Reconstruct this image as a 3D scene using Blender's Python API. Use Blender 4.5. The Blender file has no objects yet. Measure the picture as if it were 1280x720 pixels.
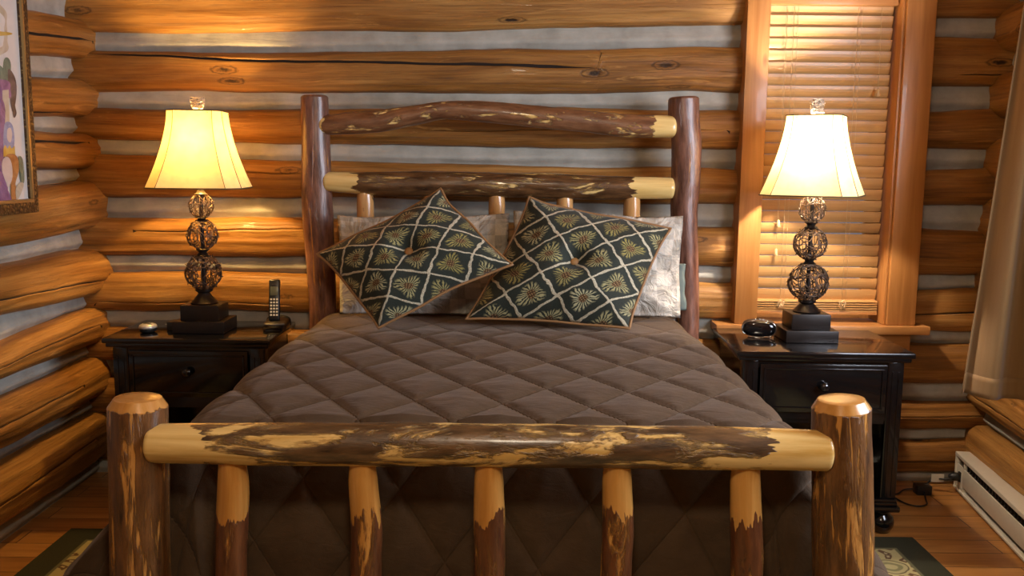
import bpy, bmesh, math, random
from mathutils import Vector, Matrix, noise
random.seed(7)
C = bpy.context.scene.collection
SC = bpy.context.scene
PI = math.pi

# ------------------------------------------------------------------ camera
F, PITCH, ROLL, H = 1150.0, math.radians(7.68), math.radians(.6), 1.466
cam_d = bpy.data.cameras.new('camera'); cam = bpy.data.objects.new('camera', cam_d); C.objects.link(cam)
cam_d.sensor_width = 36; cam_d.lens = F / 1280 * 36; cam_d.clip_start = .05
cam.matrix_world = Matrix.Translation((0, 0, H)) @ Matrix.Rotation(PI/2 - PITCH, 4, 'X') @ Matrix.Rotation(ROLL, 4, 'Z')
SC.camera = cam

def ray(px, py):
    dx, dy = px - 640, py - 360
    c, s = math.cos(ROLL), math.sin(ROLL)
    x = dx*c + dy*s; y = -dx*s + dy*c
    return Vector((x, F*math.cos(PITCH) - y*math.sin(PITCH), -F*math.sin(PITCH) - y*math.cos(PITCH)))
def aY(px, py, Y):
    r = ray(px, py); t = Y / r.y; return Vector((r.x*t, Y, H + r.z*t))
def aX(px, py, X):
    r = ray(px, py); t = X / r.x; return Vector((X, r.y*t, H + r.z*t))

# ------------------------------------------------------------------ material helper
class M:
    def __init__(s, name):
        s.m = bpy.data.materials.new(name); s.m.use_nodes = True
        s.t = s.m.node_tree; s.t.nodes.clear()
        s.out = s.t.nodes.new('ShaderNodeOutputMaterial')
    def n(s, typ, **kw):
        nd = s.t.nodes.new(typ)
        for k, v in kw.items():
            if k.startswith('i_'):
                key = k[2:]; key = int(key) if key.isdigit() else key.replace('_', ' ')
                s.put(nd.inputs[key], v)
            else: setattr(nd, k, v)
        return nd
    def put(s, sock, v):
        if isinstance(v, bpy.types.NodeSocket): s.t.links.new(v, sock)
        elif isinstance(v, bpy.types.Node): s.t.links.new(v.outputs[0], sock)
        else: sock.default_value = v
    def attr(s, name='lv'): return s.n('ShaderNodeAttribute', attribute_name=name).outputs['Vector']
    def math(s, op, a, b=0., c=None):
        nd = s.n('ShaderNodeMath', operation=op); s.put(nd.inputs[0], a); s.put(nd.inputs[1], b)
        if c is not None: s.put(nd.inputs[2], c)
        return nd.outputs[0]
    def vmath(s, op, a, b):
        nd = s.n('ShaderNodeVectorMath', operation=op); s.put(nd.inputs[0], a); s.put(nd.inputs[1], b); return nd.outputs[0]
    def noise(s, v, scale=1., detail=4., rough=.55, dist=0.):
        nd = s.n('ShaderNodeTexNoise'); s.put(nd.inputs['Vector'], v)
        nd.inputs['Scale'].default_value = scale; nd.inputs['Detail'].default_value = detail
        nd.inputs['Roughness'].default_value = rough; nd.inputs['Distortion'].default_value = dist
        return nd.outputs['Fac']
    def ramp(s, f, stops, interp='LINEAR'):
        nd = s.n('ShaderNodeValToRGB'); cr = nd.color_ramp; cr.interpolation = interp
        while len(cr.elements) < len(stops): cr.elements.new(.5)
        for e, (p, c) in zip(cr.elements, stops):
            e.position = p; e.color = (*c, 1) if len(c) == 3 else c
        s.put(nd.inputs[0], f); return nd.outputs[0]
    def mix(s, f, a, b, blend='MIX'):
        nd = s.n('ShaderNodeMix', data_type='RGBA', blend_type=blend)
        s.put(nd.inputs[0], f); s.put(nd.inputs[6], (*a, 1) if isinstance(a, tuple) and len(a) == 3 else a)
        s.put(nd.inputs[7], (*b, 1) if isinstance(b, tuple) and len(b) == 3 else b); return nd.outputs[2]
    def rng(s, f, a, b, c=0., d=1.):
        nd = s.n('ShaderNodeMapRange'); s.put(nd.inputs[0], f)
        for i, v in enumerate((a, b, c, d)): nd.inputs[i+1].default_value = v
        return nd.outputs[0]
    def bump(s, h, strength=.3, dist=.01):
        nd = s.n('ShaderNodeBump'); s.put(nd.inputs['Height'], h)
        nd.inputs['Strength'].default_value = strength; nd.inputs['Distance'].default_value = dist; return nd.outputs[0]
    def pbr(s, color, rough=.5, metal=0., normal=None, coat=0., sheen=0., spec=.5, **kw):
        p = s.n('ShaderNodeBsdfPrincipled')
        s.put(p.inputs['Base Color'], (*color, 1) if isinstance(color, tuple) and len(color) == 3 else color)
        s.put(p.inputs['Roughness'], rough); p.inputs['Metallic'].default_value = metal
        p.inputs['Coat Weight'].default_value = coat; p.inputs['Sheen Weight'].default_value = sheen
        p.inputs['Specular IOR Level'].default_value = spec
        if normal is not None: s.put(p.inputs['Normal'], normal)
        for k, v in kw.items(): s.put(p.inputs[k.replace('_', ' ')], v)
        s.put(s.out.inputs[0], p.outputs[0]); return p
    def rnd_vec(s, v, k=37.):
        r = s.n('ShaderNodeObjectInfo').outputs['Random']
        off = s.n('ShaderNodeCombineXYZ', i_X=s.math('MULTIPLY', r, k), i_Y=s.math('MULTIPLY', r, k*1.7), i_Z=s.math('MULTIPLY', r, k*.6))
        return s.vmath('ADD', v, off.outputs[0]), r

def simple(name, col, rough=.5, metal=0., **kw):
    m = M(name); v = m.n('ShaderNodeTexCoord').outputs['Object']
    f = m.noise(v, 35., 3.)
    c = m.mix(f, tuple(x*.9 for x in col), tuple(min(1, x*1.1) for x in col))
    m.pbr(c, m.rng(f, 0, 1, max(0, rough-.05), rough+.05), metal, **kw); return m.m

def log_wood(name, dark, mid, light, knot=.50, rough=.46):
    m = M(name); v, r = m.rnd_vec(m.attr())
    g = m.noise(m.vmath('MULTIPLY', v, (.9, 15, 15)), 1., 7., .66, .9)
    g2 = m.noise(m.vmath('MULTIPLY', v, (3.5, 120, 120)), 1., 4., .6)
    big = m.noise(m.vmath('MULTIPLY', v, (1.4, 6, 6)), 1., 4., .55, .6)
    f = m.math('ADD', m.math('MULTIPLY', g, .60), m.math('ADD', m.math('MULTIPLY', big, .40), m.math('MULTIPLY', m.math('SUBTRACT', g2, .5), .22)))
    f = m.math('ADD', f, m.math('MULTIPLY', m.math('SUBTRACT', r, .5), .09))
    col = m.ramp(f, [(.30, dark), (.45, mid), (.55, tuple(x*.6+y*.4 for x, y in zip(mid, light))), (.66, light)])
    ln = m.noise(m.vmath('MULTIPLY', v, (.55, 34, 34)), 1., 5., .7, .6)
    st = m.rng(m.math('ABSOLUTE', m.math('SUBTRACT', ln, .5)), .012, .0)           # thin dark grain lines
    col = m.mix(m.math('MULTIPLY', st, .42), col, tuple(x*.6 for x in dark))
    st2 = m.rng(m.noise(m.vmath('MULTIPLY', v, (.8, 22, 22)), 1., 5., .7, .4), .60, .70)
    col = m.mix(m.math('MULTIPLY', st2, .42), col, tuple(x*.5 for x in dark))
    sc = m.rng(m.noise(m.vmath('MULTIPLY', m.vmath('ADD', v, (3, 9, 4)), (2.2, 16, 16)), 1., 5., .7, .8), .60, .66)   # scraped pale patches
    col = m.mix(m.math('MULTIPLY', sc, .45), col, tuple(min(1, x*1.25) for x in light))
    kv = m.n('ShaderNodeTexVoronoi', feature='F1', i_Vector=m.vmath('MULTIPLY', v, (2.6, 6.5, 6.5)), i_Scale=1.)
    kd = m.math('ADD', kv.outputs['Distance'], m.math('MULTIPLY', m.math('SUBTRACT', m.noise(v, 60., 3.), .5), .09))
    keep = m.math('GREATER_THAN', m.n('ShaderNodeSeparateColor', i_0=kv.outputs['Color']).outputs[0], knot)
    core = m.math('MULTIPLY', m.rng(kd, .12, .06), keep)
    ring = m.math('MULTIPLY', m.math('MULTIPLY', m.rng(m.math('ABSOLUTE', m.math('SUBTRACT', kd, .15)), .03, .0), keep), .7)
    kk = m.math('MAXIMUM', core, ring)
    col = m.mix(kk, col, tuple(x*.3 for x in dark))
    h = m.math('SUBTRACT', m.math('ADD', m.math('MULTIPLY', g, .7), m.math('MULTIPLY', g2, .3)), m.math('ADD', m.math('MULTIPLY', kk, .3), m.math('MULTIPLY', st, .2)))
    m.pbr(col, m.rng(g, .3, .7, rough-.08, rough+.14), 0, m.bump(h, .45, .012), coat=.05, spec=.35); return m.m

def bark_log(name, wood_a, wood_b, bark_a, bark_b, amount, stretch=(5, 16, 16), endpeel=None, facing=None, rough=.22, sharp=.03, k=37.):
    """peeled log that keeps patches of bark. lv = (metres along, across, across); lt.x = 0..1 along"""
    m = M(name); v, r = m.rnd_vec(m.attr(), k)
    g = m.noise(m.vmath('MULTIPLY', v, (2.2, 30, 30)), 1., 6., .6, .5)
    wood = m.ramp(g, [(.3, wood_a), (.62, wood_b)])
    p = m.noise(m.vmath('MULTIPLY', v, stretch), 1., 6., .62, .8)
    p2 = m.noise(m.vmath('MULTIPLY', v, (stretch[0]*4, stretch[1]*3, stretch[2]*3)), 1., 4., .6)
    f = m.math('ADD', m.math('MULTIPLY', p, .78), m.math('MULTIPLY', p2, .22))
    if endpeel:
        lt = m.n('ShaderNodeSeparateXYZ', i_0=m.attr('lt')).outputs[0]
        jag = m.math('ADD', lt, m.math('MULTIPLY', m.math('SUBTRACT', m.noise(m.vmath('MULTIPLY', v, (6, 40, 40)), 1., 3.), .5), endpeel[2]))
        if endpeel[0] > 0: f = m.math('SUBTRACT', f, m.rng(jag, endpeel[0], endpeel[0]-.02, 0, .8))
        if endpeel[1] < 1: f = m.math('SUBTRACT', f, m.rng(jag, endpeel[1], endpeel[1]+.02, 0, .8))
    mask = m.rng(f, 1-amount-sharp, 1-amount+sharp)
    bn = m.noise(m.vmath('MULTIPLY', v, (8, 38, 38)), 1., 6., .65)
    bark = m.ramp(bn, [(.3, bark_a), (.52, tuple((a+b)/2 for a, b in zip(bark_a, bark_b))), (.72, bark_b)])
    edge = m.rng(m.math('ABSOLUTE', m.math('SUBTRACT', f, 1-amount)), .030, .0)
    mid = m.rng(m.math('ADD', f, m.math('MULTIPLY', m.math('SUBTRACT', bn, .5), .10)), 1-amount-.055, 1-amount-.035)
    wood = m.mix(m.math('MULTIPLY', mid, .65), wood, tuple(a*.45+b*.55 for a, b in zip(wood_a, bark_b)))
    kv = m.n('ShaderNodeTexVoronoi', feature='F1', i_Vector=m.vmath('MULTIPLY', v, (5., 9., 9.)), i_Scale=1.)
    keep = m.math('GREATER_THAN', m.n('ShaderNodeSeparateColor', i_0=kv.outputs['Color']).outputs[0], .70)
    kd = m.math('ADD', kv.outputs['Distance'], m.math('MULTIPLY', m.math('SUBTRACT', bn, .5), .10))
    kn = m.math('MULTIPLY', m.math('MAXIMUM', m.rng(kd, .06, .03), m.rng(m.math('ABSOLUTE', m.math('SUBTRACT', kd, .13)), .035, .01)), keep)
    wood = m.mix(m.math('MULTIPLY', kn, .8), wood, tuple(a*.7 for a in bark_a))
    col = m.mix(mask, wood, bark); col = m.mix(m.math('MULTIPLY', edge, .45), col, tuple(x*.5 for x in bark_a))
    h = m.math('ADD', m.math('MULTIPLY', mask, .6), m.math('MULTIPLY', m.math('MULTIPLY', mask, bn), .9))
    h = m.math('ADD', h, m.math('MULTIPLY', g, .15))
    m.pbr(col, m.math('ADD', rough, m.math('MULTIPLY', mask, .14)), 0, m.bump(h, .6, .006), coat=.35, Coat_Roughness=.18); return m.m

# ------------------------------------------------------------------ mesh helpers
def mesh_obj(name, verts, faces, mat, parent=None, smooth=True, lv=None, lt=None, mats=None, fm=None, loc=None):
    me = bpy.data.meshes.new(name); me.from_pydata([tuple(v) for v in verts], [], faces); me.update()
    if smooth: me.polygons.foreach_set('use_smooth', [True]*len(me.polygons))
    for an, dat in (('lv', lv), ('lt', lt)):
        if dat is not None:
            a = me.attributes.new(an, 'FLOAT_VECTOR', 'POINT')
            a.data.foreach_set('vector', [c for v in dat for c in v])
    for mm in (mats or [mat]): me.materials.append(mm)
    if fm: me.polygons.foreach_set('material_index', fm)
    o = bpy.data.objects.new(name, me); C.objects.link(o)
    if parent: o.parent = parent
    if loc is not None: o.location = loc
    return o

def empty(name, loc=(0, 0, 0), rz=0):
    o = bpy.data.objects.new(name, None); C.objects.link(o); o.location = loc; o.rotation_euler.z = rz
    o.empty_display_size = .1; return o
def tag(o, label=None, cat=None, group=None, kind=None):
    for k, v in (('label', label), ('category', cat), ('group', group), ('kind', kind)):
        if v: o[k] = v
    return o

class MB:
    def __init__(s): s.v = []; s.f = []; s.lv = []; s.lt = []; s.fm = []
    def add(s, verts, faces, lv=None, lt=None, mi=0):
        b = len(s.v); s.v += [Vector(v) for v in verts]; s.f += [tuple(i+b for i in f) for f in faces]
        s.lv += list(lv) if lv else [tuple(v) for v in verts]; s.lt += list(lt) if lt else [(0, 0, 0)]*len(verts)
        s.fm += [mi]*len(faces); return s
    def box(s, x0, x1, y0, y1, z0, z1, mi=0, ch=0.):
        if ch <= 0:
            vs = [(x, y, z) for z in (z0, z1) for y in (y0, y1) for x in (x0, x1)]
            return s.add(vs, [(0, 2, 3, 1), (4, 5, 7, 6), (0, 1, 5, 4), (2, 6, 7, 3), (0, 4, 6, 2), (1, 3, 7, 5)], mi=mi)
        bm = bmesh.new(); bmesh.ops.create_cube(bm, size=1)
        for v in bm.verts: v.co = Vector(((x0+x1)/2+v.co.x*(x1-x0), (y0+y1)/2+v.co.y*(y1-y0), (z0+z1)/2+v.co.z*(z1-z0)))
        bmesh.ops.bevel(bm, geom=list(bm.edges), offset=ch, segments=2, profile=.6, affect='EDGES')
        bm.verts.index_update()
        s.add([v.co.copy() for v in bm.verts], [tuple(v.index for v in f.verts) for f in bm.faces], mi=mi); bm.free(); return s
    def lathe(s, prof, seg=24, c=(0, 0, 0), mi=0):
        vs = []; fs = []
        for (r, z) in prof:
            for k in range(seg):
                a = 2*PI*k/seg; vs.append((c[0]+r*math.cos(a), c[1]+r*math.sin(a), c[2]+z))
        n = len(prof)
        for i in range(n-1):
            for k in range(seg):
                k2 = (k+1) % seg; fs.append((i*seg+k, i*seg+k2, (i+1)*seg+k2, (i+1)*seg+k))
        fs.append(tuple(reversed(range(seg)))); fs.append(tuple(range((n-1)*seg, n*seg)))
        return s.add(vs, fs, mi=mi)
    def tube(s, path, rad, seg=8, closed=False, mi=0, rfun=None, round_ends=0, off=0.):
        path = [Vector(p) for p in path]; n = len(path)
        rr = rad if isinstance(rad, (list, tuple)) else [rad]*n
        if round_ends:                       # extra rings that close the ends to a rounded cap
            def cap(p, d, r, rev):
                ps = []; rs = []
                for i in range(1, 6):
                    a = PI/2*i/5; ps.append(p + d*r*round_ends*math.sin(a)); rs.append(max(r*math.cos(a), r*.02))
                return (ps[::-1], rs[::-1]) if rev else (ps, rs)
            a = cap(path[0], (path[0]-path[1]).normalized(), rr[0], True); b = cap(path[-1], (path[-1]-path[-2]).normalized(), rr[-1], False)
            path = a[0] + path + b[0]; rr = a[1] + list(rr) + b[1]; n = len(path)
        tg = []
        for i in range(n):
            if closed: d = path[(i+1) % n] - path[i-1]
            else: d = path[min(i+1, n-1)] - path[max(i-1, 0)]
            tg.append(d.normalized() if d.length > 1e-9 else Vector((0, 0, 1)))
        up = Vector((0, 0, 1)) if abs(tg[0].z) < .9 else Vector((0, 1, 0))
        nx = tg[0].cross(up).normalized(); vs = []; lv = []; lt = []; dist = off
        tot = sum((path[i+1]-path[i]).length for i in range(n-1)) or 1
        for i in range(n):
            if i: dist += (path[i]-path[i-1]).length
            nx = (nx - tg[i]*nx.dot(tg[i])).normalized(); ny = tg[i].cross(nx)
            for k in range(seg):
                a = 2*PI*k/seg; r = rr[i]*(rfun(dist, a) if rfun else 1)
                vs.append(path[i] + nx*math.cos(a)*r + ny*math.sin(a)*r)
                lv.append((dist, rr[i]*math.cos(a), rr[i]*math.sin(a))); lt.append(((dist-off)/tot, a, 0))
        fs = []
        for i in range(n if closed else n-1):
            j = (i+1) % n
            for k in range(seg):
                k2 = (k+1) % seg; fs.append((i*seg+k, i*seg+k2, j*seg+k2, j*seg+k))
        if not closed: fs.append(tuple(reversed(range(seg)))); fs.append(tuple(range((n-1)*seg, n*seg)))
        return s.add(vs, fs, lv, lt, mi)
    def build(s, name, mat, parent=None, smooth=True, mats=None, sharp=None, loc=None):
        o = mesh_obj(name, s.v, s.f, mat, parent, smooth, s.lv, s.lt, mats, s.fm if mats else None, loc)
        if sharp is not None:
            bm = bmesh.new(); bm.from_mesh(o.data)
            for e in bm.edges:
                if len(e.link_faces) == 2 and e.calc_face_angle(0) > sharp: e.smooth = False
            bm.to_mesh(o.data); bm.free()
        return o
SH = math.radians(35)
def bez(pts, n):
    """Catmull-Rom through pts"""
    pts = [Vector(p) for p in pts]; out = []; m = len(pts)
    for i in range(n+1):
        t = i/n*(m-1); k = min(int(t), m-2); u = t-k
        p0, p1, p2, p3 = pts[max(k-1, 0)], pts[k], pts[k+1], pts[min(k+2, m-1)]
        out.append(.5*((2*p1) + (p2-p0)*u + (2*p0-5*p1+4*p2-p3)*u*u + (3*p1-p0-3*p2+p3)*u**3))
    return out
def interp(xs, ys, x):
    if x <= xs[0]: return ys[0]
    for i in range(len(xs)-1):
        if x <= xs[i+1]:
            u = (x-xs[i])/(xs[i+1]-xs[i]); return ys[i]*(1-u)+ys[i+1]*u
    return ys[-1]

# ------------------------------------------------------------------ materials
LOGW = log_wood('honey_log_wood', (.085, .032, .006), (.25, .106, .020), (.47, .245, .066))
CRACK = simple('dark_wood_check', (.02, .009, .004), .9)  # dark weathered wood, with the shade inside the cracks put into the colour
m = M('grey_chinking'); v, r = m.rnd_vec(m.attr())
a = m.noise(v, 9., 5.); b = m.noise(m.vmath('MULTIPLY', v, (8, 60, 60)), 1., 4.)
m.pbr(m.ramp(a, [(.3, (.31, .305, .265)), (.7, (.47, .46, .41))]), .8, 0, m.bump(m.math('ADD', a, m.math('MULTIPLY', b, .5)), .5, .012), spec=.25); CHINK = m.m

m = M('floor_planks'); v = m.n('ShaderNodeTexCoord').outputs['Object']
br = m.n('ShaderNodeTexBrick', i_Vector=v, i_Scale=1.); br.offset = .37
for k_, val in (('Mortar Size', .0022), ('Brick Width', 1.9), ('Row Height', .125), ('Bias', 0.)): br.inputs[k_].default_value = val
br.inputs['Color1'].default_value = (.0, .0, .0, 1); br.inputs['Color2'].default_value = (1, 1, 1, 1); br.inputs['Mortar'].default_value = (.5, .5, .5, 1)
g = m.noise(m.vmath('ADD', m.vmath('MULTIPLY', v, (2, 28, 1)), m.vmath('MULTIPLY', br.outputs['Color'], (9, 9, 9))), 1., 6., .6, .4)
c = m.ramp(m.math('ADD', m.math('MULTIPLY', g, .8), m.math('MULTIPLY', br.outputs['Color'], .18)), [(.3, (.26, .10, .022)), (.55, (.44, .20, .05)), (.75, (.56, .29, .09))])
c = m.mix(br.outputs['Fac'], c, (.05, .02, .006))
m.pbr(c, .32, 0, m.bump(m.math('SUBTRACT', m.math('MULTIPLY', g, .2), br.outputs['Fac']), .3, .004), coat=.2); FLOOR = m.m

BLACK = simple('black_lacquer', (.0035, .0032, .0035), .16, coat=.4, spec=.5, Coat_Roughness=.06)
def pine(name, a, b, axis=2, rough=.4, spec=.5):
    m = M(name); v, r = m.rnd_vec(m.n('ShaderNodeTexCoord').outputs['Object'])
    sc = [26, 26, 26]; sc[axis] = 1.6
    g = m.noise(m.vmath('MULTIPLY', v, tuple(sc)), 1., 6., .6, .7)
    kv = m.n('ShaderNodeTexVoronoi', feature='F1', i_Vector=m.vmath('MULTIPLY', v, tuple(3 if i == axis else 8 for i in range(3))), i_Scale=1.)
    keep = m.math('GREATER_THAN', m.n('ShaderNodeSeparateColor', i_0=kv.outputs['Color']).outputs[0], .62)
    k = m.math('MULTIPLY', m.rng(kv.outputs['Distance'], .12, .04), keep)
    c = m.ramp(g, [(.3, a), (.7, b)]); c = m.mix(m.math('MULTIPLY', k, .8), c, tuple(x*.3 for x in a))
    m.pbr(c, rough, 0, m.bump(g, .12, .004), coat=.15, spec=spec); return m.m
PINE_V = pine('honey_pine_upright', (.34, .135, .030), (.50, .235, .07), 2)
PINE_H = pine('honey_pine_level', (.36, .15, .036), (.52, .25, .08), 0)

# peeled / barked bed logs
YEL_A, YEL_B = (.56, .33, .08), (.82, .60, .24)
ORA_A, ORA_B = (.44, .19, .036), (.62, .33, .085)
BK_RED = ((.052, .016, .006), (.19, .066, .020))
BK_DRK = ((.022, .010, .005), (.115, .056, .024))
FPOST = bark_log('footpost_bark', ORA_A, (.54, .28, .08), (.03, .013, .005), (.23, .098, .028), .535, (4, 38, 38), (0, .975, .02))
FRAIL = bark_log('footrail_bark', YEL_A, YEL_B, (.02, .011, .006), (.20, .11, .045), .505, (4.2, 17, 17), (.085, .90, .12), k=21.)
FSPIN = bark_log('spindle_bark', ORA_A, ORA_B, *BK_RED, .56, (4, 17, 17), (0, .80, .30))
HPOST = bark_log('headpost_bark', ORA_A, (.50, .24, .07), (.05, .014, .007), (.28, .13, .085), .60, (2.4, 26, 26))  # lighter bark tone also carries the pale purple glare as colour
HTOP = bark_log('arched_rail_bark', YEL_A, YEL_B, (.085, .030, .012), (.29, .135, .06), .575, (7, 24, 24), (.015, .93, .05), sharp=.015, k=11.)
HLOW = bark_log('lower_rail_bark', YEL_A, YEL_B, (.022, .009, .004), (.20, .095, .035), .565, (5, 26, 26), (.10, .875, .10), rough=.16, k=29.)
PEEL = bark_log('peeled_spindle', (.46, .21, .07), (.60, .33, .12), *BK_RED, .33, (5, 18, 18))

# quilt
m = M('brown_velvet'); v = m.attr()
nn = m.noise(v, 9., 4., .6); fi = m.noise(m.vmath('MULTIPLY', v, (380, 380, 380)), 1., 2.)
wr = m.noise(m.vmath('MULTIPLY', v, (18, 30, 1)), 1., 4., .55, 1.2)
qs = m.n('ShaderNodeSeparateXYZ', i_0=m.attr('lt'))
def near_int(x): return m.math('ABSOLUTE', m.math('SUBTRACT', m.math('FRACT', m.math('ADD', x, 100.5)), .5))
seamd = m.math('MINIMUM', near_int(qs.outputs[0]), near_int(qs.outputs[1]))
crease = m.rng(seamd, .0, .022)
m.pbr(m.ramp(nn, [(.3, (.057, .034, .0175)), (.7, (.082, .051, .027))]), .85, 0, m.bump(m.math('ADD', m.math('MULTIPLY', crease, .55), m.math('ADD', m.math('MULTIPLY', wr, .45), m.math('MULTIPLY', fi, .10))), .45, .012), sheen=.22, Sheen_Roughness=.4, Sheen_Tint=(.6, .48, .40, 1), spec=.2)
VELVET = m.m

# tapestry
m = M('pine_tapestry'); v = m.attr(); sep = m.n('ShaderNodeSeparateXYZ', i_0=v)
U, V = sep.outputs[0], sep.outputs[1]
wob = m.math('MULTIPLY', m.math('SUBTRACT', m.noise(v, 9., 2.), .5), .22); wob2 = m.math('MULTIPLY', m.math('SUBTRACT', m.noise(m.vmath('ADD', v, (7, 3, 0)), 9., 2.), .5), .22)
Sx = m.math('ADD', m.math('MULTIPLY', m.math('ADD', U, V), 3.0), wob); Tx = m.math('ADD', m.math('MULTIPLY', m.math('SUBTRACT', U, V), 3.0), wob2)
fs = m.math('SUBTRACT', m.math('FRACT', m.math('ADD', Sx, 20.0)), .5); ft = m.math('SUBTRACT', m.math('FRACT', m.math('ADD', Tx, 20.0)), .5)
dl = m.math('SUBTRACT', .5, m.math('MAXIMUM', m.math('ABSOLUTE', fs), m.math('ABSOLUTE', ft)))
line = m.rng(dl, .042, .026)
lcol = m.ramp(m.noise(m.vmath('MULTIPLY', v, (130, 130, 1)), 1., 2.), [(.35, (.30, .26, .17)), (.65, (.62, .57, .42))])
rr = m.math('SQRT', m.math('ADD', m.math('MULTIPLY', fs, fs), m.math('MULTIPLY', ft, ft)))
an = m.math('ARCTAN2', ft, fs)
cell = m.n('ShaderNodeCombineXYZ', i_X=m.math('FLOOR', Sx), i_Y=m.math('FLOOR', Tx))
wn = m.n('ShaderNodeTexWhiteNoise', i_Vector=cell.outputs[0]).outputs['Value']
nd = m.math('SINE', m.math('ADD', m.math('MULTIPLY', an, 19.), m.math('ADD', m.math('MULTIPLY', m.noise(v, 34., 2.), 9.), m.math('MULTIPLY', wn, 30.))))
fan = m.math('SINE', m.math('ADD', m.math('MULTIPLY', an, 3.), m.math('MULTIPLY', wn, 40.)))
ext = m.math('ADD', .34, m.math('MULTIPLY', fan, .07))
needle = m.math('MULTIPLY', m.rng(nd, -.35, .25), m.rng(m.math('SUBTRACT', rr, ext), .03, -.06))
base = m.ramp(m.noise(m.vmath('MULTIPLY', v, (220, 220, 1)), 1., 2.), [(.35, (.012, .017, .013)), (.65, (.030, .037, .027))])
ncol = m.mix(wn, (.27, .23, .07), (.40, .38, .22))
c = m.mix(needle, base, ncol)
cone = m.rng(rr, .14, .11)
ccol = m.ramp(m.math('MULTIPLY', m.math('ADD', m.math('SINE', m.math('MULTIPLY', fs, 95.)), m.math('SINE', m.math('MULTIPLY', ft, 95.))), .5), [(.3, (.07, .035, .012)), (.6, (.36, .23, .10))])
c = m.mix(cone, c, ccol); c = m.mix(line, c, lcol)
wv = m.noise(m.vmath('MULTIPLY', v, (300, 300, 1)), 1., 1.)
m.pbr(c, .75, 0, m.bump(m.math('ADD', m.math('ADD', line, m.math('MULTIPLY', needle, .4)), m.math('MULTIPLY', wv, .4)), .35, .004), spec=.25, sheen=.1); TAPES = m.m
CORD = simple('caramel_cord', (.26, .135, .05), .6)
BUTTON = simple('caramel_button', (.38, .19, .06), .55)

m = M('beige_check_sateen'); v = m.attr()
ck = m.n('ShaderNodeTexChecker', i_Vector=v, i_Scale=9., i_Color1=(.60, .54, .44, 1), i_Color2=(.43, .385, .31, 1)).outputs['Color']
ck2 = m.n('ShaderNodeTexChecker', i_Vector=m.vmath('ADD', v, (.055, .03, 0)), i_Scale=4.5, i_Color1=(1, 1, 1, 1), i_Color2=(.84, .84, .86, 1)).outputs['Color']
w = m.noise(v, 7., 4., .55, 1.5)
m.pbr(m.mix(1., ck, ck2, 'MULTIPLY'), .45, 0, m.bump(w, .8, .03), sheen=.2); SATEEN = m.m
TEAL = simple('grey_green_cotton', (.10, .13, .12), .7)

m = M('cream_lampshade'); v = m.n('ShaderNodeTexCoord').outputs['Object']
nz = m.noise(v, 22., 4.); col = m.ramp(nz, [(.3, (.76, .60, .34)), (.7, (.86, .71, .44))])
di = m.n('ShaderNodeBsdfDiffuse', i_Color=col); tr = m.n('ShaderNodeBsdfTranslucent', i_Color=m.mix(1., col, (1., .86, .58), 'MULTIPLY'))
mx = m.n('ShaderNodeMixShader', i_0=.20); m.put(mx.inputs[1], di); m.put(mx.inputs[2], tr); m.put(m.out.inputs[0], mx); SHADE = m.m
SEAM = simple('shade_seam_tape', (.10, .075, .03), .7)
BRONZE = simple('dark_bronze', (.016, .011, .009), .35, .3)
WIRE = simple('bronze_wire', (.12, .08, .055), .4, .6)
FINIAL = simple('silver_weave', (.60, .53, .44), .4, .5)
BRASS = simple('brass', (.5, .33, .12), .3, 1.)

SLAT = None
m = M('blind_slats'); v = m.n('ShaderNodeTexCoord').outputs['Object']
g = m.noise(m.vmath('MULTIPLY', v, (1.5, 40, 40)), 1., 5.)
col = m.ramp(g, [(.3, (.56, .30, .10)), (.7, (.68, .40, .15))])
p = m.pbr(col, .30, 0, spec=.6)
tr = m.n('ShaderNodeBsdfTranslucent', i_Color=col); mx = m.n('ShaderNodeMixShader', i_0=.10); m.put(mx.inputs[1], p); m.put(mx.inputs[2], tr); m.put(m.out.inputs[0], mx); SLAT = m.m
STRING = simple('blind_string', (.62, .42, .20), .7)
m = M('window_glass'); gl = m.n('ShaderNodeBsdfGlossy', i_Roughness=.02); tp = m.n('ShaderNodeBsdfTransparent')
mx = m.n('ShaderNodeMixShader', i_0=.08); m.put(mx.inputs[1], tp); m.put(mx.inputs[2], gl); m.put(m.out.inputs[0], mx); GLASS = m.m

m = M('tan_curtain_cloth'); v = m.attr()
wv = m.noise(m.vmath('MULTIPLY', v, (260, 260, 260)), 1., 2.); sl = m.noise(m.vmath('MULTIPLY', v, (14, 1.2, 1)), 1., 3.)
col = m.ramp(m.math('ADD', m.math('MULTIPLY', wv, .5), m.math('MULTIPLY', sl, .5)), [(.35, (.29, .17, .065)), (.65, (.38, .235, .10))])
p = m.pbr(col, .75, 0, m.bump(wv, .2, .003), sheen=.3, spec=.25)
tr = m.n('ShaderNodeBsdfTranslucent', i_Color=col); mx = m.n('ShaderNodeMixShader', i_0=.25); m.put(mx.inputs[1], p); m.put(mx.inputs[2], tr); m.put(m.out.inputs[0], mx); CURT = m.m
HEM = simple('curtain_hem', (.50, .33, .15), .7)
HEAT = simple('cream_enamel', (.62, .57, .45), .35)
HDARK = simple('heater_fins', (.05, .045, .04), .5, .5)
CABLE = simple('black_rubber', (.008, .008, .008), .5)
PAPER = simple('paper_tag', (.7, .66, .55), .7)
PLAST = simple('black_plastic', (.012, .012, .013), .3)
GLOSSB = simple('black_gloss', (.004, .004, .005), .05, coat=.6)
CHROME = simple('chrome', (.75, .75, .75), .12, 1.)
SILV = simple('silver_plastic', (.50, .48, .44), .3, .4)
KEYS = simple('phone_keys', (.75, .73, .66), .4)
LCD = simple('grey_display', (.10, .11, .085), .25)
GREYP = simple('grey_bezel', (.09, .09, .09), .3, .3)

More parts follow.
